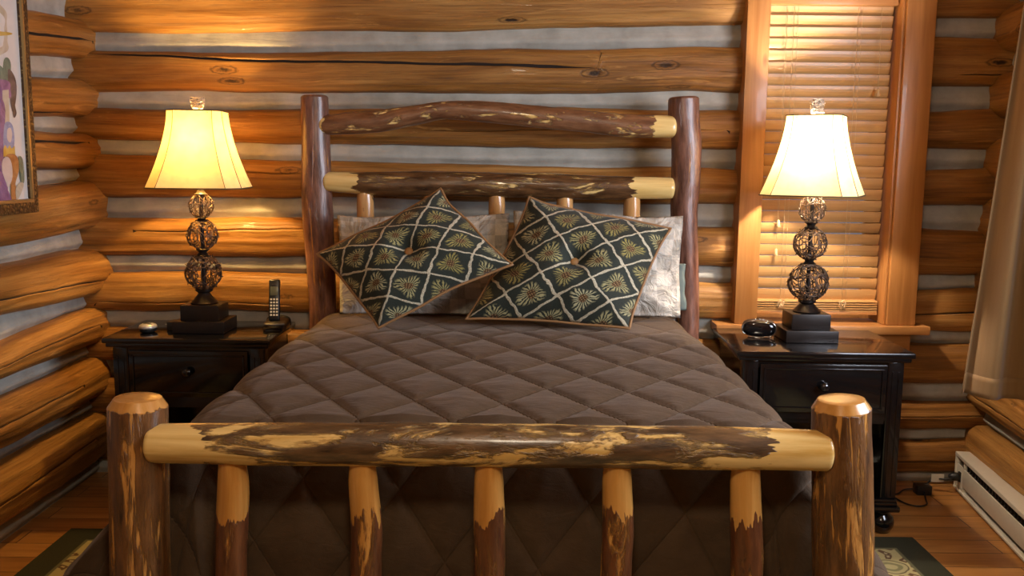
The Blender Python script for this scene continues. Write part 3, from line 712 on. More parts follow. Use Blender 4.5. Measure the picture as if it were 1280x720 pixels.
# ------------------------------------------------------------------ cushions and pillows
def puff_pillow(name, quad, thick, mat, label, cat, group, bow=.07, button=False, piping=None, n=44, flange=0., rot=0., back=1., droop=0.):
    """quad: corners (u,v) = 00, 10, 11, 01; front normal towards the viewer"""
    A, B, Cc, D = [Vector(q) for q in quad]; cen = (A+B+Cc+D)/4
    nrm = (B-A + Cc-D).cross(D-A + Cc-B).normalized()
    if nrm.y > 0: nrm = -nrm
    root = empty(name, cen); tag(root, label, cat, group)
    lu, lvv = ((B-A).length+(Cc-D).length)/2, ((D-A).length+(Cc-B).length)/2
    def P(u, v, sd):
        uu = .5+(u-.5)*(1-bow*math.sin(PI*v)**.8*(1+.5*noise.noise((v*2.3, cen.x*5, 1.)))); vv = .5+(v-.5)*(1-bow*math.sin(PI*u)**.8*(1+.5*noise.noise((u*2.3, cen.x*5, 6.))))
        p = A*(1-uu)*(1-vv)+B*uu*(1-vv)+Cc*uu*vv+D*(1-uu)*vv - cen
        e = max(0., min(u, 1-u, v, 1-v)-flange)/(.5-flange)
        t = (.0025 if 0 < u < 1 and 0 < v < 1 else 0) + thick*(1-(1-min(1, e*1.0))**2.4)**.75*(.35+.65*(4*u*(1-u))**.35*(4*v*(1-v))**.35)
        if button:
            rr2 = ((u-.5)*lu)**2+((v-.5)*lvv)**2; t *= 1-.48*math.exp(-rr2/.0028)-.10*math.exp(-rr2/.02)
        t *= 1+.10*noise.noise((u*4+thick*50, v*4, cen.x*3)); t += .006*noise.noise((u*11, v*9, cen.x*7))*min(1, e*4)
        p += (B-A).normalized()*.010*noise.noise((v*3, cen.x*9, 4.))*(u-.5)*2 + (D-A).normalized()*.012*noise.noise((u*3.5, cen.x*9, 8.))*(v-.2)*1.4
        return p + nrm*(t if sd > 0 else -t*back)
    def Pb(u, v, sd):
        return P(u, v, sd)
    vs = []; lv = []; fs = []
    for sd in (1, -1):
        b = len(vs)
        for i in range(n+1):
            for j in range(n+1):
                u, v = i/n, j/n
                vs.append(Pb(u, v, sd)); lv.append((u*lu/.6 if not button else u, v*lvv/.6 if not button else v, 0))
        for i in range(n):
            for j in range(n):
                q = (b+i*(n+1)+j, b+(i+1)*(n+1)+j, b+(i+1)*(n+1)+j+1, b+i*(n+1)+j+1)
                fs.append(q if sd < 0 else q[::-1])
    body = mesh_obj('cover', vs, fs, mat, root, True, lv)
    bm = bmesh.new(); bm.from_mesh(body.data); bmesh.ops.remove_doubles(bm, verts=bm.verts, dist=.0004); bmesh.ops.recalc_face_normals(bm, faces=bm.faces); bm.to_mesh(body.data); bm.free()
    if piping:
        loop = []
        for k in range(200):
            t = k/50; s_ = int(t); f_ = t-s_
            u, v = ((f_, 0), (1, f_), (1-f_, 1), (0, 1-f_))[s_]
            p = P(u, v, 1)*.5+P(u, v, -1)*.5; wob = .004*noise.noise((t*6, cen.x, 0)); loop.append(p*(1.004)+nrm*wob)
        MB().tube(loop, .0055, 8, closed=True).build('piping', piping, root)
    if button:
        t = P(.5, .5, 1); q = MB().lathe([(.001, .010), (.010, .009), (.017, .005), (.019, 0), (.017, -.005)], 20)
        rot_ = Vector((0, 0, 1)).rotation_difference(nrm).to_matrix()
        q.v = [rot_ @ v + t + nrm*.002 for v in q.v]; q.build('button', BUTTON, root)
    return root
G = 'green pine cone cushions on the quilt'
# left: corners L, B, R, T of the photo -> uv
L, B, R, T = aY(396, 317, 3.60), aY(474, 410, 3.43), aY(639, 331, 3.49), aY(552, 236, 3.70)
puff_pillow('throw_pillow', (L, B, R, T), .125, TAPES, 'green pine cone tapestry cushion standing on its corner, nearer the dark lamp table with phone', 'cushion', G, .05, True, CORD, back=.3)
L, B, R, T = aY(583, 399, 3.58), aY(786, 411, 3.49), aY(839, 284, 3.73), aY(662, 246, 3.76)
puff_pillow('throw_pillow', (L, B, R, T), .13, TAPES, 'green pine cone tapestry cushion lying lower on its side, nearer the window', 'cushion', G, .05, True, CORD, back=.3)
def yq(px, py, Y): return aY(px, py, Y)
puff_pillow('pillow', (yq(424, 393, 3.80), yq(640, 395, 3.80), yq(637, 268, 3.865), yq(421, 268, 3.865)), .05, SATEEN, 'beige checked pillow mostly hidden behind the corner-standing cushion', 'pillow', 'beige pillows against the headboard', .02, flange=.05, back=.4)
puff_pillow('pillow', (yq(643, 397, 3.76), yq(850, 397, 3.76), yq(855, 271, 3.86), yq(641, 263, 3.86)), .05, SATEEN, 'beige checked pillow in daylight beside the headboard post near the window', 'pillow', 'beige pillows against the headboard', .02, flange=.05, back=.4)
puff_pillow('pillow', (yq(690, 392, 3.85), yq(858, 388, 3.85), yq(857, 330, 3.87), yq(690, 330, 3.87)), .012, TEAL, 'grey green pillow sliver behind the sunlit beige pillow', 'pillow', None, .02)

# ------------------------------------------------------------------ nightstands
def nightstand(loc, W, D, rz, label, flip=1):
    r = empty('nightstand', loc, rz); tag(r, label, 'nightstand', 'black bedside tables')
    w, d, Ht = W/2, D/2, .75
    q = MB(); q.box(-w+.012, w-.012, -d+.012, d-.004, Ht-.040, Ht-.022, ch=.005); q.box(-w, w, -d, d, Ht-.024, Ht, ch=.009)
    for x in (-.03,): q.box(-w+.002, w-.002, x-.001, x+.001, Ht-.001, Ht+.0004)
    q.build('table_top', BLACK, r, sharp=SH)
    iw, fd = w-.035, d-.035
    q = MB()
    q.box(-iw, -iw+.022, -fd+.02, d-.02, .10, Ht-.040); q.box(iw-.022, iw, -fd+.02, d-.02, .10, Ht-.040)
    q.box(-iw, iw, d-.03, d-.015, .10, Ht-.040); q.box(-iw, iw, -fd+.005, d-.02, .455, .475); q.box(-iw, iw, -fd, -fd+.02, Ht-.07, Ht-.040)
    q.box(-iw, iw, -fd, -fd+.02, .47, .50)
    q.build('case', BLACK, r, smooth=False)
    for sx in (-1, 1):
        q = MB(); x = sx*(iw-.028); q.box(x-.032, x+.032, -fd-.004, -fd+.05, .11, Ht-.040, ch=.008)
        for k in (-.012, .012): q.box(x+k-.003, x+k+.003, -fd-.0065, -fd-.003, .16, Ht-.08, ch=.001)
        q.build('corner_post', BLACK, r, sharp=SH)
    dr = MB().box(-iw+.064, iw-.064, -fd-.012, -fd+.02, .502, Ht-.055, ch=.003)
    x0, x1, z0, z1 = -iw+.064+.014, iw-.064-.014, .517, Ht-.07
    for b in ((x0, x1, z0, z0+.007), (x0, x1, z1-.007, z1), (x0, x0+.007, z0, z1), (x1-.007, x1, z0, z1)): dr.box(b[0], b[1], -fd-.016, -fd-.010, b[2], b[3], ch=.002)
    dr = dr.build('drawer', BLACK, r, sharp=SH)
    kn = MB().lathe([(.006, 0), (.006, .012), (.016, .018), (.0195, .025), (.017, .032), (.008, .036), (.0005, .0365)], 20)
    kn.v = [Vector((v.x, -fd-.011-v.z, v.y+.61)) for v in kn.v]; kn.build('knob', GLOSSB, dr)
    q = MB(); q.box(-iw-.006, iw+.006, -fd-.012, d-.018, .135, .150, ch=.004); q.box(-iw-.018, iw+.018, -fd-.025, d-.014, .098, .122, ch=.008); q.box(-iw-.008, iw+.008, -fd-.014, d-.018, .12, .137, ch=.004)
    q.build('bottom_shelf', BLACK, r, sharp=SH)
    for sx in (-1, 1):
        for y in (-fd+.03, d-.06):
            MB().lathe([(.02, 0.0), (.036, .006), (.048, .028), (.050, .048), (.044, .068), (.028, .082), (.026, .088), (.034, .092), (.034, .099)], 20, (sx*(iw-.035), y, 0)).build('bun_foot', BLACK, r)
    return r
nightstand((-1.32, 3.885, 0), .685, .45, 0, 'black bedside table in the log corner, holding phone and small clock')
nightstand((1.238, 3.785, 0), .695, .52, math.radians(-1.5), 'black bedside table under the window sill, with daylight gleaming on top')

# ------------------------------------------------------------------ table lamps
def wire_ball(R, seed, nloop=30):
    rg = random.Random(seed); q = MB()
    for i in range(nloop):
        ax = Vector((rg.gauss(0, 1), rg.gauss(0, 1), rg.gauss(0, .6))).normalized()
        u = ax.orthogonal().normalized(); v = ax.cross(u); off = rg.uniform(-.55, .55); ph = rg.random()*9; pts = []
        a0 = rg.random()*6.28; span = rg.uniform(1.6, 4.6); N = int(span*7)
        for k in range(N+1):
            a = a0+span*k/N; o = off+.22*math.sin(a*3+ph)+.10*math.sin(a*7+ph*2)
            rr3 = math.sqrt(max(.05, 1-min(o*o, .9)))
            p = ax*o + (u*math.cos(a)+v*math.sin(a))*rr3
            pts.append(p.normalized()*R*(1+.03*math.sin(a*5+ph)))
        pts.append(pts[-1].normalized()*R*1.13)
        q.tube(pts, R*.017+.0010, 5)
    for k in range(8):
        a = PI*2*k/8+.2; q.tube([(R*.97*math.sin(b)*math.cos(a), R*.97*math.sin(b)*math.sin(a), R*.97*math.cos(b)) for b in [PI*(.06+.88*j/14) for j in range(15)]], .0017, 5)
    return q
def ring_oct(a, c):      # square of half-size a with corners cut by c
    return [(a-c, -a), (a, -a+c), (a, a-c), (a-c, a), (-a+c, a), (-a, a-c), (-a, -a+c), (-a+c, -a)]
def lamp(loc, rz, srz, zs, label, bulb_col, power, group='pair of bedside lamps'):
    r = empty('table_lamp', loc, rz); tag(r, label, 'lamp', group)
    z0 = loc[2]; g = lambda z: z-z0
    zb1, R1, zb2, R2, zb3, R3, zsb, zst, zf = zs
    q = MB(); q.box(-.108, .108, -.095, .095, 0, .050, ch=.004); q.box(-.080, .080, -.072, .072, .050, .115, ch=.004)
    q.build('base', BRONZE, r, sharp=SH)
    b3 = g(zb3); b2 = g(zb2); b1 = g(zb1)
    t3 = b3-R3*.93
    q = MB(); q.lathe([(.055, .115), (.058, .12), (.045, .132), (.03, .15), (.024, t3-.018), (.035, t3-.010), (.037, t3), (.026, t3+.004)], 28)
    def coll(za, zb_):
        m_ = (za+zb_)/2; q.lathe([(.022, za), (.029, za+.006), (.022, m_-.006), (.016, m_), (.022, m_+.006), (.029, zb_-.006), (.022, zb_)], 24)
    coll(b3+R3*.90, b2-R2*.90); coll(b2+R2*.90, b1-R1*.90)
    q.lathe([(.008, t3), (.0085, b1+R1)], 14)
    q.lathe([(.020, b1+R1*.88), (.026, b1+R1*.97), (.018, b1+R1*1.1), (.013, b1+R1*1.3), (.015, g(zsb)+.03), (.017, g(zsb)+.10)], 20)
    q.build('stem', BRONZE, r, sharp=SH)
    for i, (zc, R) in enumerate(((b1, R1), (b2, R2), (b3, R3))):
        o = wire_ball(R, int(zc*1000)+int(rz*90), 22+5*i).build('wire_ball', WIRE, r, loc=(0, 0, zc))
    # shade
    zs0, zs1 = g(zsb), g(zst); K = 16; vs = []; fs = []
    for i in range(K+1):
        u = i/K; z = zs0+(zs1-zs0)*u
        a = .108 + .082*(1-u)**1.55; c = .032+.022*(1-u)
        vs += [(x, y, z) for x, y in ring_oct(a, c)]
    for i in range(K):
        for k in range(8): fs.append((i*8+k, i*8+(k+1) % 8, (i+1)*8+(k+1) % 8, (i+1)*8+k))
    sh = mesh_obj('lamp_shade', vs, fs, SHADE, r, True); sh.rotation_euler.z = srz
    bm = bmesh.new(); bm.from_mesh(sh.data)
    for e in bm.edges:
        if abs(e.verts[0].co.z-e.verts[1].co.z) > .001: e.smooth = False
    bm.to_mesh(sh.data); bm.free()
    q = MB()
    for k in range(8): q.tube([Vector(vs[i*8+k])*1.0 + Vector((vs[i*8+k][0], vs[i*8+k][1], 0)).normalized()*.0008 for i in range(K+1)], .0014, 5)
    for i in (0, K): q.tube([vs[i*8+k] for k in range(8)], .0028, 6, closed=True)
    q.build('seam_tape', SEAM, sh)
    q = MB(); q.lathe([(.017, zs0+.10), (.017, zs0+.15), (.012, zs0+.16)], 16); q.tube([(-.012, 0, zs0+.16), (-.05, 0, zs0+.20), (-.045, 0, zs1-.02), (0, 0, zs1-.004), (.045, 0, zs1-.02), (.05, 0, zs0+.20), (.012, 0, zs0+.16)], .002, 6)
    for k in range(0, 8, 2): q.tube([(0, 0, zs1-.003), Vector(vs[K*8+k])*.99+Vector((0, 0, 0))*0], .0016, 5)
    q.build('harp', BRASS, r)
    zf_ = g(zf); q = MB(); q.lathe([(.006, zs1-.004), (.009, zs1+.006), (.006, zs1+.012)], 12)
    rg = random.Random(5)
    for i in range(30):
        x, z = rg.uniform(-.024, .024), rg.uniform(0, 1); pts = []
        for k in range(7):
            zz_ = zs1+.012+(zf_-zs1-.012)*min(1, max(0, z+rg.uniform(-.35, .35))); hw = .018+.010*(zz_-zs1)/(zf_-zs1)
            pts.append((max(-hw, min(hw, x+rg.uniform(-.02, .02))), rg.choice((-.010, .010, rg.uniform(-.01, .01))), zz_))
        q.tube(bez(pts, 18), .0019, 5)
    q.build('finial', FINIAL, r)
    ld = bpy.data.lights.new('bulb', 'POINT'); ld.energy = power; ld.color = bulb_col; ld.shadow_soft_size = .03
    lo = bpy.data.objects.new('bulb', ld); C.objects.link(lo); lo.location = (loc[0], loc[1], zst-.145)
    return r
lamp((-1.306, 3.865, .751), 0, math.radians(6.6), (1.279, .050, 1.158, .063, .998, .074, 1.355, 1.668, 1.724),
     'glowing bell shade lamp of wire balls beside the cordless phone', (1., .60, .19), 52)
lamp((1.232, 3.80, .751), 0, math.radians(-26), (1.294, .054, 1.153, .066, .993, .080, 1.352, 1.672, 1.738),
     'glowing bell shade lamp of wire balls in front of the window blind', (1., .82, .66), 76)

# ------------------------------------------------------------------ things on the tables
# phone
ph = empty('phone_cradle', (-1.02, 3.93, .751), math.radians(6)); tag(ph, 'black charging cradle under the cordless handset', 'phone base')
q = MB(); vs = []
secs = [(-.075, .012, .036), (-.06, .030, .046), (-.02, .036, .050), (.03, .040, .052), (.07, .046, .054)]
N = 16
for (y, h, w) in secs:
    for k in range(N):
        a = PI*k/(N-1); vs.append((w*math.cos(a)*(1 if abs(math.cos(a)) < .98 else 1), y, h*min(1, math.sin(a)**.4*1.0)))
fs = [(i*N+k, i*N+k+1, (i+1)*N+k+1, (i+1)*N+k) for i in range(len(secs)-1) for k in range(N-1)] + [tuple(range(N)), tuple(reversed(range(len(vs)-N, len(vs))))] + [(i*N, (i+1)*N, (i+2)*N-1, (i+1)*N-1) for i in range(len(secs)-1)]
q.add(vs, fs); q.build('housing', PLAST, ph)
MB().tube([(-.040, -.064, .026), (0, -.078, .026), (.040, -.064, .026)], .005, 8, round_ends=.8).build('front_trim', GREYP, ph)
hs = empty('phone_handset', (-1.024, 3.915, .785)); hs.rotation_euler = (math.radians(-12), 0, math.radians(6)); tag(hs, 'slim black cordless handset with pale keys standing in its cradle', 'phone')
MB().box(-.0235, .0235, -.012, .012, .0, .178, ch=.008).build('body', PLAST, hs, sharp=math.radians(60))
MB().box(-.0165, .0165, -.0135, -.011, .108, .146, ch=.001).build('screen', LCD, hs, sharp=SH)
MB().box(-.010, .010, -.0130, -.0115, .156, .1585).build('logo_bar', GREYP, hs, smooth=False)  # plain bar standing in for the maker's lettering
for row in range(6):
    for cidx in range(3):
        x, z = (cidx-1)*.0125, .024+row*.0135
        q = MB().box(x-.0042, x+.0042, -.0142, -.0115, z-.0038, z+.0038, ch=.001); q.build('key', KEYS, hs, sharp=SH)
# small clock
ck = empty('travel_clock', (-1.525, 3.80, .751), math.radians(-8)); tag(ck, 'small silver topped round clock on the table by the log corner', 'clock')
q = MB().lathe([(.024, 0), (.033, .006), (.035, .018), (.031, .028)], 28); q.v = [Vector((v.x, v.y*1.1, v.z)) for v in q.v]; q.build('housing', PLAST, ck)
q = MB().lathe([(.0345, .017), (.036, .023), (.033, .031), (.022, .036), (.001, .037)], 28); q.v = [Vector((v.x, v.y*1.1, v.z)) for v in q.v]; q.build('silver_cap', SILV, ck)
MB().box(-.014, .014, -.012, .006, .035, .0385, ch=.001).build('face', LCD, ck, sharp=SH)
# black adapter box beside the left lamp
ab = empty('adapter_box', (-1.432, 3.885, .751)); tag(ab, 'small flat black box tucked beside the lamp base near the silver clock', 'box')
MB().box(-.030, .010, -.045, .03, 0, .036, ch=.003).build('housing', PLAST, ab, sharp=SH)
MB().tube([(-.045, -.02, .022), (-.03, -.02, .022)], .002, 6).build('plug_tip', SILV, ab)
# clock radio
cr_ = empty('clock_radio', (1.045, 3.83, .751), math.radians(-13)); tag(cr_, 'glossy black oval clock radio with chrome edge beside the window lamp', 'clock')
def oval(y, kx, kz, n=40): return [(.072*kx*math.copysign(abs(math.cos(2*PI*k/n))**.75, math.cos(2*PI*k/n)), y, .040+.036*kz*math.copysign(abs(math.sin(2*PI*k/n))**.75, math.sin(2*PI*k/n))) for k in range(n)]
def loft(name, rings, mat, parent):
    n = len(rings[0]); vs = [v for rr4 in rings for v in rr4]
    fs = [(i*n+k, i*n+(k+1) % n, (i+1)*n+(k+1) % n, (i+1)*n+k) for i in range(len(rings)-1) for k in range(n)] + [tuple(reversed(range(n))), tuple(range(len(vs)-n, len(vs)))]
    return MB().add(vs, fs).build(name, mat, parent, sharp=math.radians(60))
loft('housing', [oval(-.026, .93, .92), oval(-.01, 1, 1), oval(.03, .97, .95), oval(.055, .8, .75)], PLAST, cr_)
loft('face', [oval(-.026, .90, .88), oval(-.032, .86, .84), oval(-.036, .6, .58), oval(-.037, .02, .02)], GLOSSB, cr_)
MB().tube(oval(-.027, .945, .94), .0015, 6, closed=True).build('chrome_rim', CHROME, cr_)
q = MB().box(-.045, .045, -.022, .03, -.0005, .007, ch=.002); q.build('foot', CHROME, cr_, sharp=SH)
for x in (-.010, .0, .010): MB().lathe([(.0045, 0), (.0045, .003), (.003, .004)], 12, (x*1.6, -.004, .0755)).build('button', CHROME, cr_)

# ------------------------------------------------------------------ framed picture on the left wall
pf = empty('picture_frame', (-1.80, 3.0, 1.66)); tag(pf, 'framed watercolour with purple and blue figures on the log side wall', 'picture')
PZ0, PZ1, PY0, PY1 = aX(45, 265, -1.80).z-1.66, 2.22-1.66, -.85, aX(45, 265, -1.80).y-3.0
FRM = simple('antique_gilt_frame', (.085, .045, .018), .4, .2)
m = M('carved_gilt'); v = m.n('ShaderNodeTexCoord').outputs['Object']
vv = m.n('ShaderNodeTexVoronoi', i_Vector=v, i_Scale=85.).outputs['Distance']; nz = m.noise(v, 60., 4.)
m.pbr(m.ramp(m.math('ADD', vv, m.math('MULTIPLY', nz, .4)), [(.35, (.26, .17, .06)), (.65, (.07, .038, .016))]), .42, .35, m.bump(vv, .8, .006)); FRM = m.m
q = MB(); fw = .052
for (y0, y1, z0, z1) in ((PY0, PY1, PZ0, PZ0+fw), (PY0, PY1, PZ1-fw, PZ1), (PY0, PY0+fw, PZ0+fw, PZ1-fw), (PY1-fw, PY1, PZ0+fw, PZ1-fw)):
    q.box(-.022, .014, y0, y1, z0, z1, ch=.006)
q.build('frame', FRM, pf, sharp=SH)
q = MB(); e = .012
for (y0, y1, z0, z1) in ((PY0+fw-e, PY1-fw+e, PZ0+fw-e, PZ0+fw), (PY0+fw-e, PY1-fw+e, PZ1-fw, PZ1-fw+e), (PY0+fw-e, PY0+fw, PZ0+fw, PZ1-fw), (PY1-fw, PY1-fw+e, PZ0+fw, PZ1-fw)):
    q.box(.008, .019, y0, y1, z0, z1, ch=.003)
q.build('gilt_edge', simple('gilt_edge', (.36, .24, .09), .35, .5), pf, sharp=SH)
def wash(name, c1, c2, sc=14.):
    m = M(name); v = m.n('ShaderNodeTexCoord').outputs['Object']; n1 = m.noise(v, sc, 4., .6, 1.)
    m.pbr(m.ramp(n1, [(.35, c1), (.65, c2)]), .5); return m.m
WASH = [wash('paper', (.60, .60, .60), (.68, .67, .65), 6), wash('purple_wash', (.12, .05, .16), (.30, .17, .34)), wash('blue_wash', (.14, .17, .36), (.34, .38, .56)), wash('green_wash', (.05, .09, .07), (.20, .27, .21)),
        wash('auburn_wash', (.28, .10, .03), (.46, .24, .09)), wash('ochre_wash', (.50, .30, .04), (.58, .42, .12)), wash('skin_wash', (.55, .45, .42), (.62, .54, .50)), wash('umber_wash', (.06, .04, .04), (.16, .12, .12)), wash('sand_wash', (.42, .36, .26), (.56, .50, .40))]
art = MB(); lay = [0]
def blob(pts, mi, smooth=True):
    """pts given as picture pixels in the photo, on the paper's plane"""
    lay[0] += 1; P = []
    N = len(pts)
    for i in range(N):
        p0, p1, p2, p3 = (Vector((*pts[(i+k) % N], 0)) for k in (-1, 0, 1, 2))
        for k in range(6 if smooth else 1):
            u = k/6; P.append(.5*((2*p1)+(p2-p0)*u+(2*p0-5*p1+4*p2-p3)*u*u+(3*p1-p0-3*p2+p3)*u**3))
    vs = []
    for p in P:
        w_ = aX(p.x, p.y, -1.80) - pf.location; vs.append((.0005+.00025*lay[0], w_.y, w_.z))
    art.add(vs, [tuple(range(len(vs)))], mi=mi)
art.box(-.02, .0004, PY0+.03, PY1-.03, PZ0+.03, PZ1-.03, mi=0)
blob([(-40, -20), (4, 10), (8, 30), (9, 50), (6, 66), (-40, 74)], 8)
blob([(-40, -8), (2, 18), (5, 36), (4, 52), (-2, 60), (-40, 62)], 0)
blob([(-40, 38), (8, 40), (10, 44), (-40, 46)], 5)
blob([(-30, 70), (0, 82), (4, 96), (-2, 116), (-40, 120)], 3)
blob([(4, 76), (9, 72), (13, 80), (12, 96), (8, 108), (3, 100)], 3)
blob([(9, 90), (13, 88), (19, 100), (20, 118), (16, 140), (12, 126)], 7)
blob([(14, 118), (19, 112), (18, 130), (20, 142), (16, 146)], 7)
blob([(-40, 100), (6, 100), (12, 112), (8, 124), (-40, 124)], 1)
blob([(2, 113), (10, 112), (11, 160), (3, 160)], 8, False)
blob([(-40, 120), (2, 124), (4, 180), (6, 254), (-40, 262)], 1)
blob([(4, 158), (9, 152), (15, 158), (17, 176), (14, 190), (4, 190)], 2)
blob([(8, 162), (12, 160), (14, 168), (12, 178), (8, 174)], 6)
blob([(3, 186), (5, 181), (8, 186), (11, 181), (13, 186), (17, 182), (18, 194), (3, 196)], 5, False)
blob([(6, 196), (14, 192), (21, 198), (22, 214), (18, 230), (22, 242), (14, 252), (12, 232), (14, 214)], 4)
blob([(2, 200), (8, 196), (13, 204), (14, 222), (9, 234), (6, 228), (3, 220), (1, 212)], 6)
blob([(-8, 226), (4, 232), (12, 246), (10, 258), (-8, 262)], 1)
blob([(22, 196), (27, 200), (29, 224), (26, 230), (23, 216)], 3)
blob([(18, 236), (24, 228), (28, 232), (20, 250)], 8)
art.build('artwork', None, pf, smooth=False, mats=WASH)

# ------------------------------------------------------------------ curtain
cu = empty('curtain', (1.78, 3.4, .6)); tag(cu, 'long tan curtain with a stitched hem hanging at the side window', 'curtain')
top = [aY(1281, 5, 3.45), aY(1296, 5, 3.40), aY(1312, 5, 3.36), aY(1322, 5, 3.33)]
bot = [aY(1203, 492, 3.45), aY(1224, 496, 3.40), aY(1250, 499, 3.385), aY(1282, 501, 3.35)]
def cpt(s, t, off=0.):
    """s 0..1 across, t 0..1 up"""
    tp = bez(top + [Vector((1.955, 3.24, top[-1].z)), Vector((1.90, 3.14, top[-1].z))], 60); bt = cb
    i = min(59, int(s*60)); u = s*60-i
    a = tp[i].lerp(tp[i+1], u); b = cb[i].lerp(cb[i+1], u)
    p = b.lerp(a, t); ph_ = s*13
    p.y += (.020*math.sin(ph_+.6)+.006*math.sin(ph_*2.3+t*2))*(1 if s > .02 else s/.02); p.x += .008*math.sin(ph_*1.3)
    return p
cb = bez(bot + [Vector((1.945, 3.22, bot[-1].z)), Vector((1.88, 3.10, bot[-1].z))], 60)
ctop = bez(top + [Vector((1.955, 3.24, top[-1].z)), Vector((1.90, 3.14, top[-1].z))], 60)
def sheet(s0, s1, ns, t0, t1, nt, off):
    vs = []; lv = []; fs = []
    for i in range(ns+1):
        s = s0+(s1-s0)*i/ns
        for j in range(nt+1):
            t = t0+(t1-t0)*j/nt
            k = min(59, int(s*60)); u = s*60-k
            a = ctop[k].lerp(ctop[k+1], u); b = cb[k].lerp(cb[k+1], u); p = b.lerp(a, t); q_ = s*15
            p.y += (.024*math.sin(q_+.4)+.007*math.sin(q_*2.3+t*2))*min(1, s/.05) - off; p.x += .006*math.sin(q_*1.3)
            vs.append(p-cu.location); lv.append((s, t*1.6, 0))
    for i in range(ns):
        for j in range(nt): fs.append((i*(nt+1)+j, (i+1)*(nt+1)+j, (i+1)*(nt+1)+j+1, i*(nt+1)+j+1))
    return MB().add(vs, fs, lv)
o = sheet(0, 1, 90, 0, 1.17, 40, 0).build('drape', CURT, cu); o.modifiers.new('t', 'SOLIDIFY').thickness = .004
o = sheet(0, 1, 90, .0, .055, 4, .003).build('hem', CURT, cu); o.modifiers.new('t', 'SOLIDIFY').thickness = .003
rod = MB(); a = fr_right(.55, .13, 2.335); b = fr_right(3.5, .13, 2.335)
cr0 = empty('curtain_rod', a); tag(cr0, 'bronze rod along the side wall carrying the tan curtain', 'curtain rod')
rod.tube([(0, 0, 0), b-a], .012, 12, round_ends=1.).build('pole', BRONZE, cr0)
for s in (.0, .95):
    p = (b-a)*max(.02, s); q = MB(); q.tube([p, p+Vector((.13, -.015, 0))], .007, 8); q.build('bracket', BRONZE, cr0)

# ------------------------------------------------------------------ baseboard heater
ha, hb = Vector((2.062, 4.10, 0)), Vector((1.80, 2.35, 0))
hd = (hb-ha).normalized(); hn = Vector((hd.y, -hd.x, 0)); hn = hn if hn.x < 0 else -hn   # into the room
ht = empty('baseboard_heater', ha); tag(ht, 'cream metal baseboard heater on the floor along the log side wall', 'heater')
def hbox(q, s0, s1, o0, o1, z0, z1, ch=.0, slant=0.):
    k = MB().box(s0, s1, o0, o1, z0, z1, ch=ch)
    k.v = [hd*v.x + hn*(v.y - slant*(v.z)) + Vector((0, 0, v.z)) for v in k.v]; q.add(k.v, k.f); return q
HL = (hb-ha).length
q = MB(); hbox(q, .01, HL, -.07, -.058, .012, .178, .002); hbox(q, .0, HL, -.065, .012, .160, .178, .004)
hbox(q, .10, HL, -.004, .004, .040, .122, .003); hbox(q, .0, HL, -.065, .012, .008, .018, .002)
q.build('casing', HEAT, ht, sharp=SH)
q = MB(); hbox(q, .0, .008, -.068, .010, .012, .176, .002); hbox(q, .008, .105, -.002, .004, .018, .125, .003); hbox(q, .098, .106, -.06, .004, .016, .165, .001)
q.build('end_cap', HEAT, ht, sharp=SH)
q = MB(); hbox(q, .11, HL, -.05, -.03, .05, .15)
for k in range(46): hbox(q, .125+k*.034, .131+k*.034, -.03, -.003, .122, .158)
q.build('fin', HDARK, ht, smooth=False)
q = MB(); hbox(q, .045, .075, .003, .010, .052, .098, .006); q.build('outlet', PLAST, ht, sharp=SH)

# power cord with inline switch
pc = empty('power_cord', (1.90, 4.02, 0)); tag(pc, 'black power cord with inline box and paper tag plugged into the heater end', 'cord')
P0 = pc.location
plug = ha + hd*.06 + hn*.018 + Vector((0, 0, .075))
path = [plug-P0, plug-P0+Vector((-.05, -.01, -.01)), Vector((.045, .045, .055)), Vector((-.005, .03, .03))]
q = MB().tube(bez(path, 30), .0045, 8)
q.tube(bez([Vector((-.05, .01, .02)), Vector((-.10, .02, .012)), Vector((-.15, -.02, .006)), Vector((-.20, -.01, .006)), Vector((-.24, .035, .006)), Vector((-.36, .045, .006))], 40), .0038, 8)
q.tube(bez([Vector((-.03, -.02, .02)), Vector((-.05, -.09, .006)), Vector((-.075, -.15, .006)), Vector((-.125, -.17, .006)), Vector((-.165, -.13, .006)), Vector((-.19, -.03, .006)), Vector((-.24, .055, .006)), Vector((-.34, .06, .006))], 40), .0038, 8)
q.build('cable', CABLE, pc)
MB().box(-.062, .006, -.028, .028, .001, .046, ch=.008).build('inline_box', PLAST, pc, sharp=SH)
MB().lathe([(.009, 0), (.009, .003), (.006, .004)], 14, (-.016, -.004, .0445)).build('dial', GREYP, pc)
q = MB().lathe([(.006, -.035), (.012, -.03), (.019, -.012), (.019, .004), (.012, .010)], 14)
rt = Vector((0, 0, 1)).rotation_difference(-hn).to_matrix(); q.v = [rt @ v + (plug-P0) for v in q.v]; q.build('plug', CABLE, pc)
t = bez(path, 30)[18]; q = MB().box(-.028, .028, -.002, .002, -.018, .018); q.v = [v + t + Vector((0, -.008, .006)) for v in q.v]; q.build('paper_tag', PAPER, pc, smooth=False)

